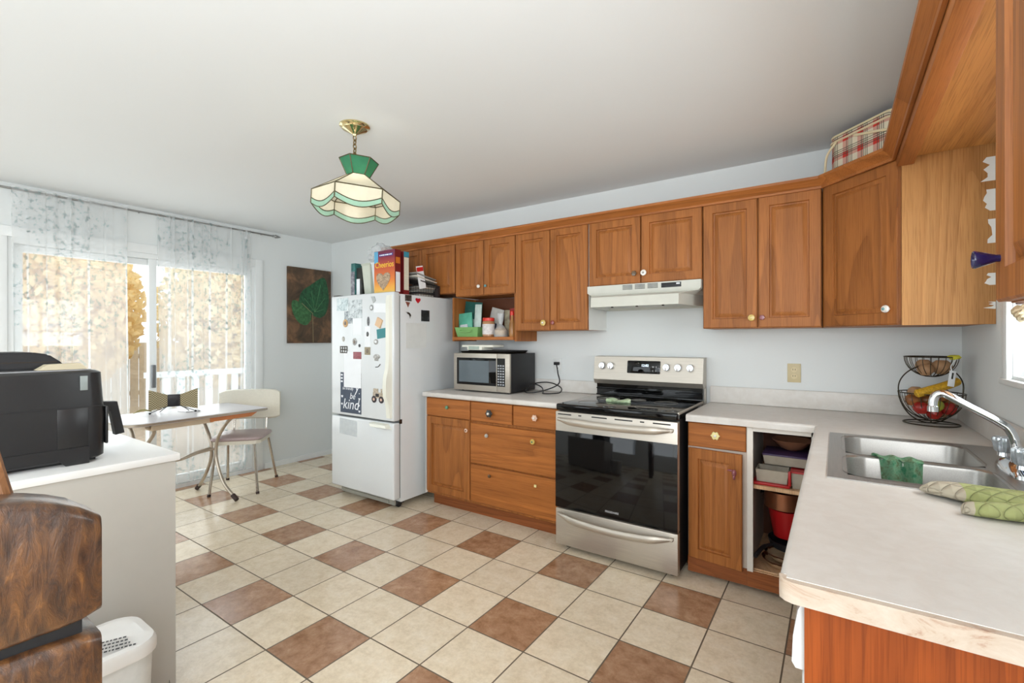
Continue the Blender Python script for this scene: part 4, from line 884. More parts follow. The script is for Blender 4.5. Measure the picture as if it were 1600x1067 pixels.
for z, k in ((zr + .0005, 1), (zr + .012, .97), (zr + .03, .7), (zr + .038, .45)): rs.append([(.465 + .034 * k * (math.cos(a)), 2.13 + .125 * k * math.copysign(abs(math.sin(a)) ** .8, math.sin(a)), z) for a in [2 * PI * j / 32 for j in range(32)]])
m.loft(rs); obj('base_plate', m, CHROME, t)
sp_ = bez([(.470, 2.13, zr + .03), (.470, 2.13, 1.01), (.458, 2.132, 1.055), (.435, 2.135, 1.08), (.36, 2.142, 1.128), (.315, 2.147, 1.158), (.298, 2.150, 1.164), (.283, 2.151, 1.158), (.276, 2.152, 1.138), (.2745, 2.152, 1.118)], 7)
obj('spout', MB().tube(sp_, [.0135] * 8 + [.0125] * (len(sp_) - 8), 16), CHROME, t); obj('aerator', MB().lathe([(.0145, 0), (.0145, .018), (.0125, .02)], (.2745, 2.152, 1.101), 16), CHROME, t)
KN = plain('acrylic_knob', (206, 214, 220), .06, .55, var=.3, scale=70)
for y in (2.235, 2.03):
    m = MB(); m.lathe([(.018, .03), (.016, .042)], (.465, y, zr), 16); obj('knob_collar', m, CHROME, t)
    rs = []
    for z, r_ in ((.043, .018), (.05, .023), (.085, .028), (.092, .026), (.095, .015)): rs.append([(.465 + r_ * (1 + .10 * math.cos(8 * a)) * math.cos(a), y + r_ * (1 + .10 * math.cos(8 * a)) * math.sin(a), zr + z) for a in [2 * PI * j / 48 for j in range(48)]])
    obj('knob', MB().loft(rs), KN, t)
# dish cloth over the divider
n = 22; rs = []; m = MB(); path = bez([(0, 2.160, .86), (0, 2.150, .915), (0, 2.145, .934), (0, 2.125, .936), (0, 2.10, .934), (0, 2.096, .915), (0, 2.088, .84), (0, 2.082, .795)], 5)
for j, p in enumerate(path):
    q = j / (len(path) - 1); x0, x1 = .095 + .045 * q, .235 + .01 * math.sin(q * 3)
    row = []
    for k in range(n + 1):
        s_ = k / n; row.append(Vector((x0 + (x1 - x0) * s_, p.y - .0 + (.012 * math.sin(s_ * 13 + q) * (1 if q > .6 else .0)) - .004 * q, p.z + .004 * math.sin(s_ * 17 + 1) * (q > .25) - (.02 * s_ * s_ if q > .9 else 0))))
    rs.append(row)
m.loft(rs, cap=False, closed=False); bmesh.ops.solidify(m.bm, geom=m.bm.faces[:], thickness=-.003)
n_ = N('cloth_green'); v = n_.coord(); wv = n_.noise(v, 170, 3); sp2 = n_.noise(v, 34, 4, .7)
n_.base(n_.ramp(sp2, [(.35, srgb(74, 152, 112)), (.5, srgb(136, 182, 146)), (.65, srgb(112, 126, 90))])); n_.b.inputs['Roughness'].default_value = .9; n_.bump(wv, .8, .004)
tag(obj('dish_cloth', m, n_.m), 'green knitted dish cloth draped over the sink divider', 'cloth')
# oven mitt: main hand part and thumb
def mitt():
    t = thing('oven_mitt', 'quilted sage green oven mitt lying beside the sink', 'oven mitt', (.36, 1.62, .926))
    n = N('mitt_green'); tcn = n.add('ShaderNodeTexCoord'); sp = n.add('ShaderNodeSeparateXYZ'); n.l.new(tcn.outputs['Object'], sp.inputs[0])
    a = n.math('PINGPONG', n.math('ADD', sp.outputs[0], sp.outputs[1]), .022); b = n.math('PINGPONG', n.math('SUBTRACT', sp.outputs[0], sp.outputs[1]), .022); q = n.math('MINIMUM', a, b)
    st = n.noise(n.coord(), 7, 3); worn = n.math('LESS_THAN', n.math('ADD', sp.outputs[0], n.math('MULTIPLY', st, .03)), -.075)
    n.base(n.mix(worn, n.ramp(st, [(.3, srgb(138, 144, 88)), (.7, srgb(174, 178, 122))]), srgb(176, 166, 146))); n.b.inputs['Roughness'].default_value = .9
    n.bump(n.math('POWER', n.math('DIVIDE', q, .022), .4), 1.0, .008)
    def finger(pts, ws, hs, name):
        rs = []
        P_ = bez(pts, 6); L_ = len(P_)
        for i, p in enumerate(P_):
            tt = (P_[min(i + 1, L_ - 1)] - P_[max(i - 1, 0)]).normalized(); sd = Vector((-tt.y, tt.x, 0)); f = i / (L_ - 1) * (len(ws) - 1); k = min(int(f), len(ws) - 2); w_ = ws[k] + (ws[k + 1] - ws[k]) * (f - k); h_ = hs[k] + (hs[k + 1] - hs[k]) * (f - k)
            rs.append([p + sd * w_ * math.cos(a) + Vector((0, 0, h_ * (math.sin(a) if math.sin(a) > 0 else math.sin(a) * .9) + h_ * .95)) for a in [2 * PI * j / 20 for j in range(20)]])
        return obj(name, MB().loft(rs), n.m, t)
    finger([(.208, 1.722, .926), (.215, 1.716, .926), (.26, 1.70, .926), (.36, 1.655, .926), (.50, 1.62, .926)], [.010, .034, .050, .07, .08], [.008, .017, .021, .025, .028], 'hand_part')
    finger([(.252, 1.562, .926), (.26, 1.562, .926), (.30, 1.56, .926), (.36, 1.57, .926), (.44, 1.60, .926)], [.008, .020, .026, .028, .02], [.007, .015, .019, .021, .015], 'thumb')
mitt()

# ------------------------------------------------------------------ two-tier fruit basket
bc = Vector((.392, 3.125, 0)); zt0 = .926; WR = plain('bronze_wire', (66, 58, 46), .4, .7)
U2 = Vector((math.cos(math.radians(34.5)), math.sin(math.radians(34.5)), 0))
t = thing('fruit_basket', 'two-tier bronze wire fruit basket in the counter corner', 'basket', (bc.x, bc.y, zt0))
def ring(c, r, z, m, w_=.0028, k=36): m.tube([(c.x + r * math.cos(2 * PI * j / k), c.y + r * math.sin(2 * PI * j / k), z) for j in range(k)], w_, 6, closed=True)
m = MB(); ring(bc, .108, zt0 + .0035, m, .0032); obj('base_ring', m, WR, t)
m = MB(); m.tube([bc + U2 * (.163 * math.cos(a)) + Vector((0, 0, zt0 + .18 + .115 * math.sin(a) - (.06 if math.sin(a) < 0 else 0) * -math.sin(a))) for a in [2 * PI * j / 60 for j in range(60)]], .003, 6, closed=True); obj('hoop', m, WR, t)
def wirebowl(r, z0, z1, nr, name):
    m = MB(); ring(bc, r, z1, m, .003)
    for j in range(nr):
        a = 2 * PI * j / nr; m.tube([(bc.x + r * math.sin(q) * math.cos(a), bc.y + r * math.sin(q) * math.sin(a), z1 - (z1 - z0) * math.cos(q)) for q in [PI / 2 * i / 8 + .0 for i in range(1, 9)]][::-1], .0016, 5)
    ring(bc, r * .2, z0 + (z1 - z0) * .02, m, .0018, 20); obj(name, m, WR, t)
wirebowl(.128, zt0 + .02, zt0 + .155, 22, 'lower_bowl'); wirebowl(.104, zt0 + .235, zt0 + .335, 22, 'upper_bowl')
m = MB(); m.tube([bc + Vector((0, 0, zt0 + .004)), bc + Vector((0, 0, zt0 + .02))], .003).tube([bc - Vector((.108, 0, -zt0 - .004)), bc + Vector((.108, 0, zt0 + .004))], .002); obj('stem', m, WR, t)
def fruit(name, p, r, mat, label, cat, sq=.92):
    o = obj(name, MB().lathe([(0, -r * .82 * sq), (r * .5, -r * .9 * sq), (r * .9, -r * .4 * sq), (r, 0), (r * .88, r * .5 * sq), (r * .5, r * .85 * sq), (r * .12, r * .75 * sq), (0, r * .68 * sq)], bc + Vector(p) + Vector((0, 0, zt0)), 18), mat)
    if cat == 'apple': obj('stem', MB().tube([bc + Vector(p) + Vector((0, 0, zt0 + r * .62)), bc + Vector(p) + Vector((.004, 0, zt0 + r * 1.0))], .0014, 5), KM['bronze'], o)
    return tag(o, label, cat)
AR = plain('apple_red', (168, 44, 36), .25, var=.5, scale=30); AG = plain('apple_green', (160, 160, 60), .25, var=.4, scale=24); AM = plain('apple_mixed', (172, 110, 64), .25, var=.6, scale=20); PT = plain('potato', (170, 132, 96), .6, var=.2, scale=40)
V3 = Vector; right, toward = U2, Vector((U2.y, -U2.x, 0))
def bp(a, b, z): q = right * a + toward * b; return (q.x, q.y, z)
fruit('apple', bp(-.075, .03, .085), .034, AR, 'red apple at the left of the lower wire bowl', 'apple')
fruit('apple', bp(-.03, .06, .10), .033, AG, 'green apple at the front of the lower wire bowl', 'apple')
fruit('apple', bp(-.025, .045, .06), .032, AR, 'red apple at the bottom of the lower wire bowl, left of the spout tip', 'apple')
fruit('apple', bp(.03, .06, .085), .034, AR, 'red apple hanging behind the faucet spout tip', 'apple')
fruit('apple', bp(.03, .02, .15), .038, AM, 'yellow and pink apple on top of the lower fruit pile', 'apple')
fruit('apple', bp(.085, .02, .115), .034, AM, 'pinkish apple at the right of the lower wire bowl', 'apple')
fruit('potato', bp(-.05, -.03, .155), .034, PT, 'brown potato at the left rear of the lower bowl', 'potato')
fruit('potato', bp(.05, .0, .06), .036, PT, 'pale potato at the bottom right of the lower bowl', 'potato', .8)
fruit('potato', bp(.035, .02, .285), .042, PT, 'round tan potato at the right of the upper wire bowl', 'potato')
fruit('potato', bp(-.035, .01, .272), .034, PT, 'tan potato at the left of the upper wire bowl', 'potato')
fruit('apple', bp(-.075, -.02, .118), .033, AM, 'yellow and red apple at the far left of the lower bowl', 'apple')
fruit('apple', bp(.0, -.03, .115), .036, AM, 'blushed apple at the back centre of the lower bowl', 'apple')
fruit('apple', bp(.07, -.04, .105), .034, AR, 'dark red apple at the back right of the lower bowl', 'apple')
fruit('potato', bp(.0, -.04, .29), .036, PT, 'tan potato at the back of the upper wire bowl', 'potato')
bz = [bc + right * a + toward * b + Vector((0, 0, zt0 + z)) for a, b, z in ((-.125, .055, .155), (-.09, .065, .168), (-.04, .075, .185), (.02, .08, .205), (.07, .07, .22))]
tag(obj('yellow_net_bag', MB().tube(bez(bz, 6), [.012] + [.02] * 23 + [.004] * 1, 10), plain('net_yellow', (214, 166, 40), .6, var=.45, scale=120)), 'long yellow net bag lying across the lower fruit pile', 'bag')
t = thing('price_tag', 'white tag with yellow tie hanging from the upper basket rim', 'tag', tuple(bc + toward * .10 + Vector((0, 0, zt0 + .2))))
tc_ = bc + toward * .112 + right * .0 + Vector((0, 0, zt0 + .235)); Mx = Matrix(((right.x, -toward.x, 0, tc_.x), (right.y, -toward.y, 0, tc_.y), (0, 0, 1, tc_.z), (0, 0, 0, 1)))
obj('card', MB().box(-.016, .016, -.0008, .0008, -.038, .038, .0005, M=Mx @ Matrix.Rotation(.15, 4, 'Y')), PAPER, t); obj('print', MB().box(-.004, .004, -.0018, -.0009, -.002, .028, M=Mx @ Matrix.Rotation(.15, 4, 'Y')), KM['black'], t)
obj('tie', MB().tube(bez([tc_ + Vector((0, 0, .036)), tc_ + Vector((0, 0, .06)) - toward * .004, tc_ + right * .03 + Vector((0, 0, .092)) - toward * .01]), .002, 6), PAPER, t)
m = MB().ell(tc_ + right * .024 + Vector((0, 0, .100)) - toward * .012, .026, .012, .011, jit=.25); obj('knot', m, plain('tie_yellow', (206, 200, 60), .6), t)

# ------------------------------------------------------------------ contents of the open cabinet
def box_of(name, x0, x1, y0, y1, z0, z1, mat, label, cat, fl=.008, lid=None):
    t = thing(name, label, cat, ((x0 + x1) / 2, (y0 + y1) / 2, z0)); obj('tub', bin_(x0, x1, y0, y1, z0, z1, fl), mat, t)
    if lid: obj('lid', MB().box(x0 - fl - .004, x1 + fl + .004, y0 - fl - .004, y1 + fl + .004, z1 + .0005, z1 + .010, .003), lid, t)
    return t
TRAN = tinted('clear_tub', (200, 190, 172), .6, .15); REDP = plain('red_plastic', (176, 26, 28), .35)
t = thing('glass_baking_dish', 'clear glass dish with red lid standing on edge at the shelf front', 'dish', (-.29, 2.86, .575))
obj('dish', bin_(-.35, -.21, 2.835, 2.95, .590, .655, .006), TRAN, t); obj('lid', MB().box(-.372, -.195, 2.815, 2.96, .5745, .589, .004).box(-.204, -.190, 2.815, 2.83, .589, .665, .003), REDP, t)
box_of('food_container', -.34, -.12, 2.99, 3.14, .5745, .62, TRAN, 'clear flat food container behind the glass dish', 'container')
box_of('food_container', -.185, -.09, 2.84, 2.97, .5745, .655, TRAN, 'stacked clear container right of the red-lidded dish', 'container', lid=REDP)
box_of('food_container', -.32, -.11, 2.90, 3.10, .672, .72, TRAN, 'wide clear container with purple rim resting on the lower stack', 'container', lid=plain('purple_lid', (70, 50, 90), .4))
m = MB().lathe([(.02, 0), (.055, .015), (.10, .06), (.098, .062), (.052, .02), (0, .008)], (-.20, 3.04, .731), 26); tag(obj('mixing_bowl', m, plain('brown_bowl', (150, 104, 78), .3)), 'brown bowl topmost on the open cabinet shelf', 'bowl')
t = thing('cooking_pot', 'bronze metal cooking pot stacked on the red pot', 'pot', (-.24, 3.02, .39)); obj('pot', MB().lathe([(.085, 0), (.10, .005), (.10, .095), (.096, .095), (.095, .008), (0, .006)], (-.235, 3.02, .415), 32), plain('bronze_pot', (150, 98, 68), .35, .7), t); obj('handle', MB().tube([(-.335, 3.02, .485), (-.35, 3.0, .485), (-.35, 3.04, .485), (-.335, 3.02, .485)], .004), DARKMET, t)
m = MB().lathe([(.07, 0), (.098, .15), (.10, .155), (.094, .155), (.066, .006), (0, .006)], (-.22, 3.03, .256), 32); tag(obj('red_pot', m, REDP), 'bright red tapered tub under the bronze pot', 'tub')
t = thing('frying_pan', 'dark frying pan with its handle poking out of the cabinet', 'pan', (-.2, 2.98, .21)); obj('pan', MB().lathe([(.09, 0), (.115, .012), (.125, .05), (.121, .05), (.11, .014), (0, .008)], (-.19, 3.0, .202), 30), BLACK, t)
obj('handle', MB().tube(bez([(-.28, 2.93, .232), (-.325, 2.87, .225), (-.352, 2.79, .200)]), [.009] * 8 + [.011] * 13, 10), BLACK, t)
n = N('glazed_stoneware'); sp = n.add('ShaderNodeSeparateXYZ'); tcn = n.add('ShaderNodeTexCoord'); n.l.new(tcn.outputs['Object'], sp.inputs[0]); f = n.math('ADD', sp.outputs[2], n.math('MULTIPLY', n.noise(n.coord(), 18, 3), .04))
n.base(n.mix(n.math('GREATER_THAN', f, .052), srgb(216, 186, 150), srgb(86, 40, 20))); n.b.inputs['Roughness'].default_value = .25
for i, z in enumerate((.1185, .152)):
    m = MB().lathe([(.04, 0), (.07, .008), (.105, .045), (.102, .046), (.065, .012), (0, .008)], (-.235 + .01 * i, 2.935 + .01 * i, z), 28); tag(obj('stoneware_bowl', m, n.m), ['lower cream and brown glazed bowl at the cabinet floor', 'upper cream and brown glazed bowl under the frying pan'][i], 'bowl')
tag(obj('wooden_spoon', MB().tube(bez([(-.375, 2.815, .1225), (-.33, 2.812, .1225), (-.25, 2.808, .1225), (-.16, 2.82, .1225)]), [.008] * 4 + [.004] * 27, 6), PLY), 'pale wooden spoon lying at the front of the cabinet floor', 'spoon')

# ------------------------------------------------------------------ tartan picnic case on the corner cabinet
ang = math.atan2(du.y, du.x)
t = thing('picnic_case', 'red and cream tartan picnic case on the corner cabinet', 'case', tuple(A_ + du * .20 - dn * .125 + Vector((0, 0, 2.2285))), ang)
TR = plain('cream_piping', (222, 206, 170), .5)
hw, hd = .19, .105
def rrb(e, z): return rr(-hw - e, hw + e, -hd - e, hd + e, .05, z)
obj('case_body', MB().loft([rrb(-.004, 0), rrb(0, .006), rrb(0, .165)]), TARTAN, t, False); obj('lid', MB().loft([rrb(.0, .172), rrb(.0, .196), rrb(-.012, .203)]), TARTAN, t, False)
for z in (.006, .1685, .198): obj('piping', MB().tube(rrb(.002 if z < .19 else -.001, z), .005, 8, closed=True), TR, t, False)
obj('handle', MB().tube(bez([(-.13, -hd - .004, .165), (-.16, -hd - .03, .10), (-.185, -hd - .02, .02)]), .006, 8), TR, t, False)
obj('strap', MB().tube(bez([(-.02, -hd - .006, .155), (.05, -hd - .012, .135), (.13, -hd - .008, .115), (.178, -hd + .02, .105)]), .0065, 8), TR, t, False)

# ------------------------------------------------------------------ picture
t = thing('leaf_painting', 'unframed dark canvas painting of large green leaves on the left wall', 'painting', (XL, 3.1, 1.31))
obj('canvas', MB().box(XL + .001, XL + .028, 2.842, 3.372, 1.312, 2.152, .002), CANVAS, t)
def leaf(pts, mat, name, off): return obj(name, MB().poly([(XL + .0285 + off, 2.842 + .53 * a, 1.312 + .84 * b) for a, b in pts], (.0012, 0, 0)), mat, t)
big = [(Vector(p).x, Vector(p).y) for p in bez([(.60, .36, 0), (.42, .42, 0), (.24, .52, 0), (.30, .68, 0), (.50, .78, 0), (.80, .90, 0), (.90, .80, 0), (.94, .58, 0), (.86, .40, 0), (.72, .34, 0)], 5)]
leaf(big, LEAFG, 'leaf', 0)
leaf([(p.x, p.y) for p in bez([(.50, .42, 0), (.32, .52, 0), (.10, .56, 0), (.09, .42, 0), (.22, .28, 0), (.40, .24, 0), (.52, .32, 0)], 5)], plain('leaf_green2', (70, 122, 74), .5, var=.6, scale=34), 'leaf', .0014)
obj('stem', MB().tube([(XL + .031, 2.842 + .53 * .56, 1.32), (XL + .031, 2.842 + .53 * .55, 1.312 + .84 * .40), (XL + .031, 2.842 + .53 * .30, 1.312 + .84 * .53)], .003, 6), plain('stem_tan', (150, 134, 100), .6), t)
vv = MB()
for a, b in ((.36, .60), (.52, .70), (.74, .80), (.84, .62), (.80, .46)): vv.tube([(XL + .0302, 2.842 + .53 * .60, 1.312 + .84 * .42), (XL + .0302, 2.842 + .53 * a, 1.312 + .84 * b)], .0016, 5)
obj('veins', vv, plain('vein', (96, 150, 100), .5), t)

# ------------------------------------------------------------------ curtain rod and sheers
XC = -4.875
t = thing('curtain_rod', 'thin grey metal curtain rod running above the patio door', 'curtain rod', (XC, 1.2, 2.42))
RM = plain('rod_grey', (150, 150, 148), .35, .7)
obj('rod', MB().tube([(XC, -.4, 2.44), (XC, 2.66, 2.44)], .008, 10), RM, t); f_ = obj('finial', MB().lathe([(.008, 0), (.014, .004), (.008, .01), (.018, .03), (.012, .06), (.002, .085)], (0, 0, 0), 12), RM, t, False)
f_.rotation_euler = (-PI / 2, 0, 0); f_.location = (0, 2.66 - 1.2, .02)
for y in (2.56, -.3, 1.52): obj('bracket', MB().tube([(XL + .002, y, 2.44), (XC, y, 2.44)], .004, 8), RM, t)
def curtain(y0, y1, b0, b1, seed, label, zb):
    random.seed(seed); m = MB(); ny, nz = 150, 44; ph = [random.uniform(0, 6.28) for _ in range(5)]; rows = []
    ks = [2 * PI * random.uniform(4, 6), 2 * PI * random.uniform(8, 12), 2 * PI * random.uniform(15, 20)]
    for i in range(nz + 1):
        q = i / nz; z = 2.455 + (zb - 2.455) * q; row = []
        for j in range(ny + 1):
            s_ = j / ny; s2 = s_ + .018 * math.sin(ks[1] * s_ + ph[0]) + .022 * math.sin(ks[0] * s_ + ph[3] + q)
            y = (y0 + (y1 - y0) * s2) * (1 - q) + (b0 + (b1 - b0) * s2) * q
            am = (.010 + .011 * q) * (.55 + .45 * math.sin(2.6 * PI * s_ + ph[4]))
            x = XC + am * math.sin(ks[1] * s_ + ph[1] + .8 * q) + .4 * am * math.sin(ks[2] * s_ + ph[2]) + (.012 if q < .02 else 0)
            if q > .7: x += .01 * math.sin(5 * s_ + ph[1]) * (q - .7)
            row.append(m.bm.verts.new((x, y, z)))
        rows.append(row)
    for a, b in zip(rows, rows[1:]):
        for j in range(ny): m.bm.faces.new((a[j], a[j + 1], b[j + 1], b[j]))
    return tag(obj('sheer_curtain', m, SHEER), label, 'curtain')
curtain(.765, 1.445, .79, 1.47, 5, 'sheer white curtain with faint grey pattern, left of the door stile', .06)
curtain(1.64, 2.44, 1.66, 2.43, 9, 'sheer white curtain with faint grey pattern, nearest the painting', .06)

# ------------------------------------------------------------------ retro table
tb = thing('dining_table', 'retro white laminate drop-leaf table with curved metal legs', 'table', (-4.42, 1.70, 0), math.radians(4.5))
LP = plain('table_laminate', (206, 203, 207), .28, var=.04, spec=.35); TMET = plain('table_metal', (186, 174, 158), .32, .75, var=.1)
ol = rr(-.34, .31, -.53, .50, .10, .728, 6); ol = [(x, y, z) for x, y, z in ol]
def toprr(e, z):
    o_ = []
    for cx, cy, a0, r_ in ((.31, .50, 0, .02), (-.34, .50, 90, .02), (-.34, -.53, 180, .12), (.31, -.53, 270, .12)):
        sx = -1 if cx > 0 else 1; sy = -1 if cy > 0 else 1
        o_ += [(cx + sx * r_ + (r_ + e) * math.cos(math.radians(a0 + 15 * k)), cy + sy * r_ + (r_ + e) * math.sin(math.radians(a0 + 15 * k)), z) for k in range(7)]
    return o_
obj('tabletop', MB().loft([toprr(-.004, .726), toprr(0, .729), toprr(0, .747), toprr(-.003, .750)]), LP, tb, False)
obj('edge_band', MB().loft([toprr(.0005, .730), toprr(.0022, .731), toprr(.0022, .745), toprr(.0005, .746)], cap=False), TMET, tb, False)
obj('apron', MB().box(.255, .27, -.36, .06, .682, .7255).box(-.29, -.275, -.36, .06, .682, .7255).box(-.29, .27, -.375, -.36, .682, .7255), plain('apron_tan', (206, 186, 160), .5), tb, False)
obj('leaf_slide', MB().poly([(.285, .03, .7255), (.285, .42, .7255), (.285, .36, .69), (.285, .03, .69)], (-.02, 0, 0)), plain('slide_orange', (198, 124, 76), .5), tb, False)
for y in (-.34, .20):
    for s_ in (-1, 1):
        L_ = bez([(s_ * .27 - .01, y + (.06 if y > 0 else -.06), .715), (s_ * .20, y + .01, .66), (s_ * .075, y, .52), (s_ * .035, y, .40), (s_ * .06, y, .28), (s_ * .16, y + (.0), .13), (s_ * .30, y + (.02 if y > 0 else -.02), .02)], 8)
        lg = obj('leg', MB().tube(L_, .0135, 10), TMET, tb, False); obj('foot_cap', MB().tube([L_[-3], L_[-1] + Vector((s_ * .012, 0, -.006))], .019, 10), plain('rubber_dark', (60, 44, 40), .6), lg, False)
for s_ in (-1, 1): obj('stretcher', MB().tube(bez([(s_ * .035, .20, .415), (s_ * .02, .06, .40), (0.0, -.07, .37), (s_ * -.02, -.20, .39), (s_ * -.035, -.34, .415)]), .009, 8), TMET, tb, False)

# bow-tie napkin holder and bits on the table
t = thing('mesh_holder', 'bow-tie shaped gold mesh holder with black centre on the table', 'holder', (-4.5, 1.625, .751), math.radians(65))
MESHM = weave('gold_mesh', (184, 170, 134), (104, 92, 66), 110)
for s_ in (-1, 1): obj('mesh_wing', MB().poly([(s_ * .035, 0, .055), (s_ * .165, -.02, .025), (s_ * .165, -.02, .195), (s_ * .035, 0, .145)], (0, .006, 0)), MESHM, t, False)
obj('centre_panel', MB().box(-.042, .042, -.006, .010, .05, .15, .002), plain('floral_black', (34, 30, 32), .4, var=.6, scale=90), t, False)
for s_ in (-1, 1):
    lg = obj('leg', MB().tube(bez([(s_ * .03, 0, .06), (s_ * .08, -.02, .04), (s_ * .15, -.05, .012)]), .003, 6), DARKMET, t, False); obj('tip', MB().ell((s_ * .152, -.051, .0095), .009, .009, .009), BLACK, lg, False)
    obj('leg', MB().tube(bez([(s_ * .03, .005, .06), (s_ * .06, .03, .04), (s_ * .10, .055, .004)]), .003, 6), DARKMET, t, False)
t = thing('eyeglasses', 'pair of thin glasses lying in front of the mesh holder', 'glasses', (-4.40, 1.72, .7505))
for k in (0, 1): obj('rim', MB().tube([(-4.40 + .022 * math.cos(a), 1.70 + k * .055 + .025 * math.sin(a), .755) for a in [2 * PI * j / 20 for j in range(20)]], .0016, 5, closed=True), BLACK, t)
obj('temple', MB().tube([(-4.40, 1.675, .755), (-4.52, 1.66, .753)], .0016, 5).tube([(-4.40, 1.78, .755), (-4.51, 1.80, .753)], .0016, 5), BLACK, t)
random.seed(4); m = MB()
for k in range(10):
    a = random.uniform(-.7, .7); m.tube(bez([(-4.66, 1.40, .756), (-4.66 + .04 * math.sin(a), 1.43 + .03 * math.cos(a), .775 + .01 * random.random()), (-4.66 + .09 * math.sin(a), 1.44 + .08 * math.cos(a), .757 + .012 * random.random())]), .002, 5)
tag(obj('dried_twig', m, plain('twig', (150, 140, 80), .7)), 'small yellowish dried twig at the left end of the table', 'twig')

# ------------------------------------------------------------------ chair
ch = thing('dining_chair', 'retro chrome chair with cream vinyl back beside the table', 'chair', (-4.485, 2.165, 0), math.atan2(.68, -.73) - PI / 2)
VW = plain('cream_vinyl', (222, 216, 200), .4, var=.05, scale=60); VS = plain('mauve_vinyl', (178, 158, 156), .3, var=.08); CM = plain('chair_chrome', (190, 182, 172), .2, .85)
# local frame: +y is the back of the chair
LG = {'fl': (.19, -.235), 'fr': (-.19, -.235), 'bl': (.215, .27), 'br': (-.215, .27)}
for k, (x, y) in LG.items():
    top = (x * .80, y * (.80 if y < 0 else .55), .44)
    lg = obj('leg', MB().tube([top, (x, y, .012)], .0115, 10), CM, ch, False); obj('foot_cap', MB().tube([(x, y, .02), (x * 1.01, y * 1.01, 0.0)], .0145, 10), plain('rubber_dark', (0, 0, 0)), lg, False)
def seat(e, z, r=.07):
    return [(x + 0, y, z) for x, y, _ in rr(-.205 - e, .205 + e, -.215 - e, .19 + e, r, 0)]
obj('seat_frame', MB().loft([seat(-.01, .43), seat(-.004, .432), seat(-.004, .462), seat(-.01, .464)]), VW, ch, False)
obj('seat', MB().loft([seat(.0, .464), seat(.008, .474), seat(.002, .492), seat(-.05, .505, .05), seat(-.12, .508, .03)]), VS, ch, False)
for x in (-.14, .14): obj('back_post', MB().tube(bez([(x, .14, .44), (x, .20, .47), (x, .225, .56), (x, .250, .72)]), .010, 10), CM, ch, False)
rs = []
for i in range(13):
    q = i / 12 * 2 - 1; x = q * .265; yo = .255 - .035 * (1 - q * q) * -1 - .0; yo = .205 + .045 * (1 - q * q); tw = .018 * (1 - abs(q) ** 6) + .006
    hh = .142 * (1 - .18 * abs(q) ** 8); zc = .73; ln = .03
    rs.append([(x, yo - tw, zc + hh * .96 + 0), (x, yo - tw + ln * -.0, zc - hh * .9), (x, yo, zc - hh), (x, yo + tw * .4, zc - hh * .9), (x, yo + tw * .4 + ln, zc + hh * .96), (x, yo + ln * .5, zc + hh)])
obj('backrest', MB().loft(rs), VW, ch, False)

# ------------------------------------------------------------------ buffet cabinet, air fryer, bin, timber
t = thing('buffet_cabinet', 'white painted buffet cabinet under the black air fryer', 'cabinet', (-2.6, .47, 0))
PW = plain('buffet_white', (184, 180, 172), .45, var=.03)
obj('body', MB().box(-3.18, -2.068, .21, .752, .07, .892), PW, t); obj('top', MB().box(-3.20, -2.058, .20, .765, .8925, .92, .004), plain('buffet_top', (226, 225, 222), .25, var=.02), t)
for a, b in ((-3.16, -2.63), (-2.61, -2.09)):
    d = obj('door', MB().door((b, .7525, .10), (-1, 0, 0), (0, 0, 1), (0, 1, 0), b - a, .76, rail=.07, th=0.0001), PW, t); knob((a + .05 if a < -3 else b - .05, .753, .55), (0, 1, 0), KM['white'], d, .014)
p = [(-3.18, .07), (-3.18, .0), (-3.1, .0), (-3.06, .03), (-2.8, .045), (-2.62, .02), (-2.44, .045), (-2.18, .03), (-2.14, 0), (-2.068, 0), (-2.068, .07)]
obj('plinth', MB().poly([(x, .752, z) for x, z in p], (0, -.02, 0)).box(-2.088, -2.068, .21, .73, 0, .07), PW, t)
af = thing('air_fryer', 'large black air fryer on the white buffet cabinet', 'air fryer', (-2.33, .385, .9205))
def afr(e, z, dx=0): return [(x, y, z) for x, y, _ in rr(-2.525 - e + dx, -2.155 + e + dx, .175 - e, .575 + e, .05, 0)]
AFM = plain('fryer_black', (34, 34, 35), .32, var=.08)
obj('body', MB().loft([afr(-.01, .933), afr(-.002, .94), afr(.0, 1.08), afr(-.008, 1.235), afr(-.02, 1.243)]), AFM, af)
obj('base_skirt', MB().poly([(-2.152, .20, .9215), (-2.152, .30, .9215), (-2.152, .33, .945), (-2.152, .44, .945), (-2.152, .46, .9215), (-2.152, .522, .9215), (-2.152, .522, .98), (-2.152, .20, .98)], (-.012, 0, 0)).box(-2.5, -2.2, .2, .55, .921, .935), AFM, af)
dr = obj('basket_drawer', MB().box(-2.50, -2.18, .574, .582, .975, 1.11, .003).box(-2.158, -2.1542, .44, .519, .975, 1.115, .0005), AFM, af)
obj('handle', MB().poly([(-2.315, .582, 1.115), (-2.315, .645, 1.11), (-2.315, .668, .985), (-2.315, .640, .98), (-2.315, .625, 1.075), (-2.315, .582, 1.078)], (-.035, 0, 0)), BLACK, dr)
obj('seam', MB().box(-2.1545, -2.1535, .19, .56, 1.117, 1.119), BLACK, af)
obj('display_window', MB().box(-2.168, -2.156, .499, .519, 1.175, 1.225, .001), plain('window_grey', (150, 158, 156), .2, var=.3), af)
o = tag(obj('top_glare_panel', MB().loft([afr(-.028, 1.2435), afr(-.03, 1.2465)]), plain('fryer_top_glare', (150, 150, 152), .2)), 'flat grey sheet painting the glare on the air fryer top', 'tray')  # pale sheet stands in for light reflected off the fryer's top
o.name = 'painted_top_glare'
t = thing('waffle_iron', 'low black lidded appliance on top of the air fryer', 'appliance', (-2.36, .3, 1.247))
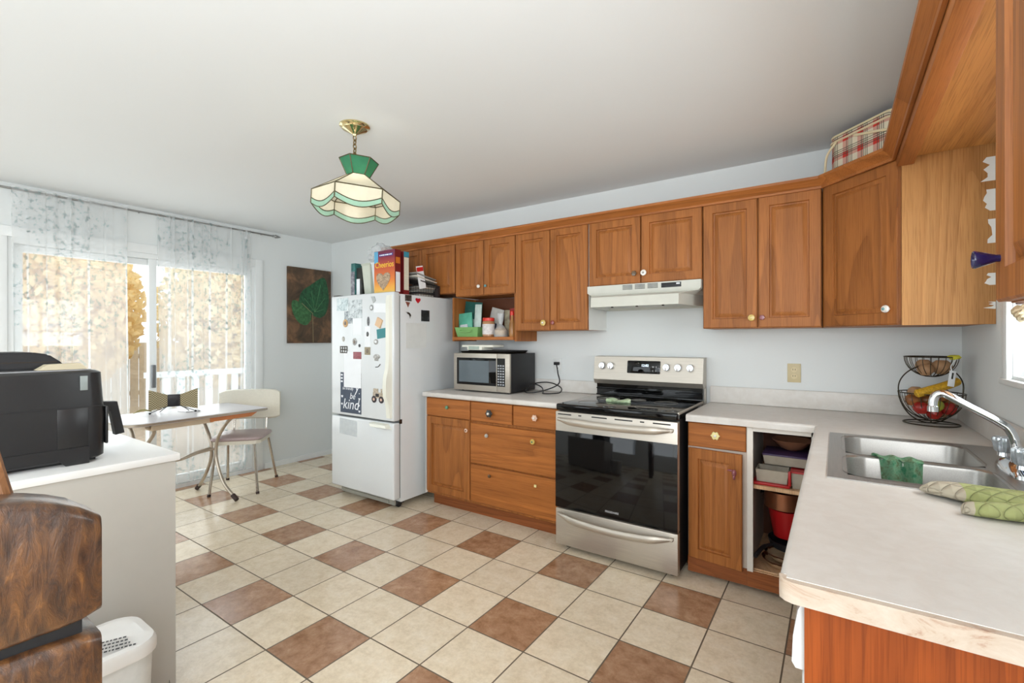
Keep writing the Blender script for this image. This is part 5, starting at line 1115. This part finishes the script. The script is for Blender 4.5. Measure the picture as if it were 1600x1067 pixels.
m = MB().poly([(-2.26, .10, 1.2475), (-2.26, .49, 1.2475), (-2.26, .475, 1.270), (-2.26, .44, 1.300), (-2.26, .40, 1.308), (-2.26, .10, 1.308)], (-.20, 0, 0)); bmesh.ops.bevel(m.bm, geom=m.bm.edges[:], offset=.006, segments=2, affect='EDGES'); obj('shell', m, BLACK, t); obj('seam', MB().box(-2.2595, -2.259, .11, .46, 1.272, 1.275), DARKMET, t)
m = MB().poly([(-2.20, .40, 1.2475), (-2.20, .425, 1.266), (-2.20, .51, 1.268), (-2.20, .53, 1.2475)], (-.05, 0, 0)); tag(obj('cardboard_sleeve', m, plain('cardboard', (196, 184, 156), .7)), 'tan folded cardboard tucked beside the waffle iron', 'cardboard')
t = thing('storage_bin', 'white frosted plastic bin with printed lid in front of the buffet', 'bin', (-1.87, .48, 0))
def br(e, z): return [(x, y, z) for x, y, _ in rr(-2.0 - e, -1.76 + e, .33 - e, .60 + e, .07, 0)]
obj('bin_body', MB().loft([br(-.02, .0), br(-.014, .006), br(-.002, .375), br(-.002, .38)]), FROST, t)
ld = obj('lid', MB().loft([br(.006, .372), br(.006, .40), br(.0, .412), br(-.02, .414), br(-.028, .408)]), plain('lid_white', (226, 224, 220), .35), t)
mk = MB(); random.seed(8)
for k in range(4):
    q = -.05
    while q < .05:
        wd_ = random.uniform(.004, .010); M_ = Matrix.Translation((-1.80 - k * .022, .49, 0)) @ Matrix.Rotation(math.radians(66), 4, 'Z')
        mk.box(q, q + wd_, -.004, .004, .4142, .4146, M=M_); q += wd_ + .003
obj('printed_marks', mk, plain('ink', (70, 70, 72), .6), ld)
# rustic timber in the left foreground
t = thing('rustic_timber_bench', 'rough dark brown stacked timbers in the left foreground', 'bench', (-1.1, .05, 0))
def beam(y1, x0, x1, z0, z1, arch, name, seed):
    random.seed(seed); rs = []
    for i in range(26):
        y = -.42 + (y1 + .42) * i / 25; q = max(0, (y - (y1 - .06)) / .06); sh = .008 * q ** 4; row = []
        for cx, cz, a0 in ((x1 - .018, z1 - .02, 0), (x0 + .018, z1 - .02, 90), (x0 + .018, z0 + .012, 180), (x1 - .018, z0 + .012, 270)):
            for k in range(5):
                a = math.radians(a0 + 22.5 * k); up = cz > (z0 + z1) / 2
                row.append((cx + (.018 - sh) * math.cos(a) + random.uniform(-.0008, .0008), y, cz + (.02 if up else .012) * math.sin(a) + (arch * (1 - ((y1 - .16 - y) / .16) ** 2 if y > y1 - .32 else 0) if up else 0) - (sh if up else -sh) + random.uniform(-.0008, .0008)))
        rs.append(row)
    return obj(name, MB().loft(rs), RUST, t)
beam(.268, -1.14, -1.03, .880, 1.056, .05, 'top_timber', 1)
beam(.268, -1.14, -1.03, .66, .856, .006, 'lower_timber', 2)
obj('spacer', MB().box(-1.125, -1.05, -.42, .245, .857, .879), BLACK, t)
for y in (-.36, .10): obj('leg', MB().box(-1.13, -1.04, y, y + .1, 0, .664, .008), RUST, t)
obj('post', MB().tube([(-1.12, .167, 1.06), (-1.13, .153, 1.14), (-1.14, .138, 1.24)], [.016, .014, .010], 10), oak('post_wood', 2, (150, 106, 70), (92, 58, 34)), t)

# ------------------------------------------------------------------ pendant lamp
lx, ly = -2.113, 1.598; t = thing('pendant_lamp', 'hanging stained glass pendant lamp with green scalloped bands', 'lamp', (lx, ly, HC))
BR = plain('polished_brass', (222, 206, 158), .12, .95)
obj('canopy', MB().lathe([(.078, 0), (.078, -.006), (.068, -.012), (.064, -.02), (.05, -.026), (.03, -.036), (.012, -.046), (.008, -.055)], (lx, ly, HC - .0005), 32), BR, t)
for k in range(7):
    zc = HC - .066 - k * .0225; m = MB(); pts = []
    for j in range(16):
        a = 2 * PI * j / 16; q, w_ = .015 * math.sin(a), .009 * math.cos(a); pts.append((lx + (w_ if k % 2 else 0), ly + (0 if k % 2 else w_), zc + q))
    obj('chain_link', m.tube(pts, .0031, 6, closed=True), plain('chain_brass', (124, 104, 68), .35, .7), t)
TILT = Matrix.Translation((lx + .02, ly + .012, 2.302)) @ Matrix.Rotation(math.radians(3.2), 4, Vector((-.566, .824, 0)))
def hx_(r, z, off=0): return [TILT @ Vector((r * math.cos(a), r * math.sin(a), z - 2.345)) for a in [math.radians(34.5 + 18 + 3 - 60 * k) for k in range(6)]]
c0, c1, s0, s1 = hx_(.10, 2.345), hx_(.058, 2.262), hx_(.224, 2.160), hx_(.224, 2.068)
LEAD = plain('lead_came', (92, 84, 60), .4, .7)
def panel(a, b, c, d, mat, name): 
    m = MB(); vs = [m.bm.verts.new(p) for p in (a, b, c, d)]; m.bm.faces.new(vs); bmesh.ops.solidify(m.bm, geom=m.bm.faces[:], thickness=.003); return obj(name, m, mat, t)
lead = MB(); mid = lambda a, b, k: a + (b - a) * k
for i in range(6):
    j = (i + 1) % 6
    panel(c0[i], c0[j], c1[j], c1[i], GREENG, 'crown_panel'); panel(c1[i], c1[j], s0[j], s0[i], OPAL, 'roof_panel')
    dn_ = (s1[i] - s0[i]); n = 12; D = dn_.normalized()
    def curve(v0, sag): return [mid(s0[i], s0[j], k / n) + D * (v0 + sag * math.sin(PI * k / n)) for k in range(n + 1)]
    ca, cb = curve(.045, .032), curve(.072, .034); cc = curve(.092, .05)
    for top_, bot_, mt, nm in (([mid(s0[i], s0[j], k / n) for k in range(n + 1)], ca, OPAL, 'skirt_panel'), (ca, cb, PALEG, 'band_panel')):
        m = MB(); m.loft([top_, bot_], cap=False, closed=False); bmesh.ops.solidify(m.bm, geom=m.bm.faces[:], thickness=.003); obj(nm, m, mt, t)
    lead.tube(ca, .0026, 6).tube(cb, .0026, 6).tube([s0[i], s0[j]], .0032, 6).tube([c1[i], s0[i]], .0032, 6).tube([c0[i], c1[i]], .0028, 6).tube([c0[i], c0[j]], .0028, 6).tube([c1[i], c1[j]], .0028, 6).tube([s0[i], cb[0]], .0032, 6)
obj('lead_came', lead, LEAD, t)
obj('socket', MB().lathe([(.018, 0), (.02, -.05), (.016, -.055)], (lx, ly, 2.27), 16), BR, t); obj('socket_rod', MB().tube([(lx, ly, 2.28), (lx, ly, 2.265)], .005), BR, t)
pl = bpy.data.objects.new('lamp_light', bpy.data.lights.new('lamp_light', 'POINT')); C.objects.link(pl); pl.location = (lx, ly, 2.12); pl.data.energy = 1.0; pl.data.shadow_soft_size = .05; pl.data.color = (1, .95, .88)
obj('bulb', MB().ell((lx, ly, 2.175), .03, .03, .04, sub=3), glow('bulb_glass', (255, 240, 214), 7), t)

# ------------------------------------------------------------------ blind and cloth at the sink window
t = thing('window_blind', 'brown wooden blind rail at the top of the sink window', 'blind', (.57, 1.96, 1.48))
obj('bottom_rail', MB().box(XR + .004, XR + .028, W0 + .012, W1 - .012, 1.478, 1.50, .003), plain('dark_oak_back', (0, 0, 0)), t)
m = MB()
for k in range(22): m.box(XR + .008, XR + .024, W0 + .014, W1 - .014, 1.504 + k * .026, 1.512 + k * .026)
obj('slats', m, PLY, t)
m = MB(); 
for k in range(3): m.tube(bez([(XR + .015, 2.42 - .02 * k, 1.477), (XR - .02, 2.40 - .03 * k, 1.45 - .012 * k), (XR - .025, 2.33 - .03 * k, 1.435 - .01 * k)]), [.006] * 6 + [.014] * 10 + [.006] * 5, 8)
tag(obj('tied_cord', m, plain('beige_cloth', (206, 190, 158), .8)), 'beige cloth cord bunched at the sink window', 'cord')
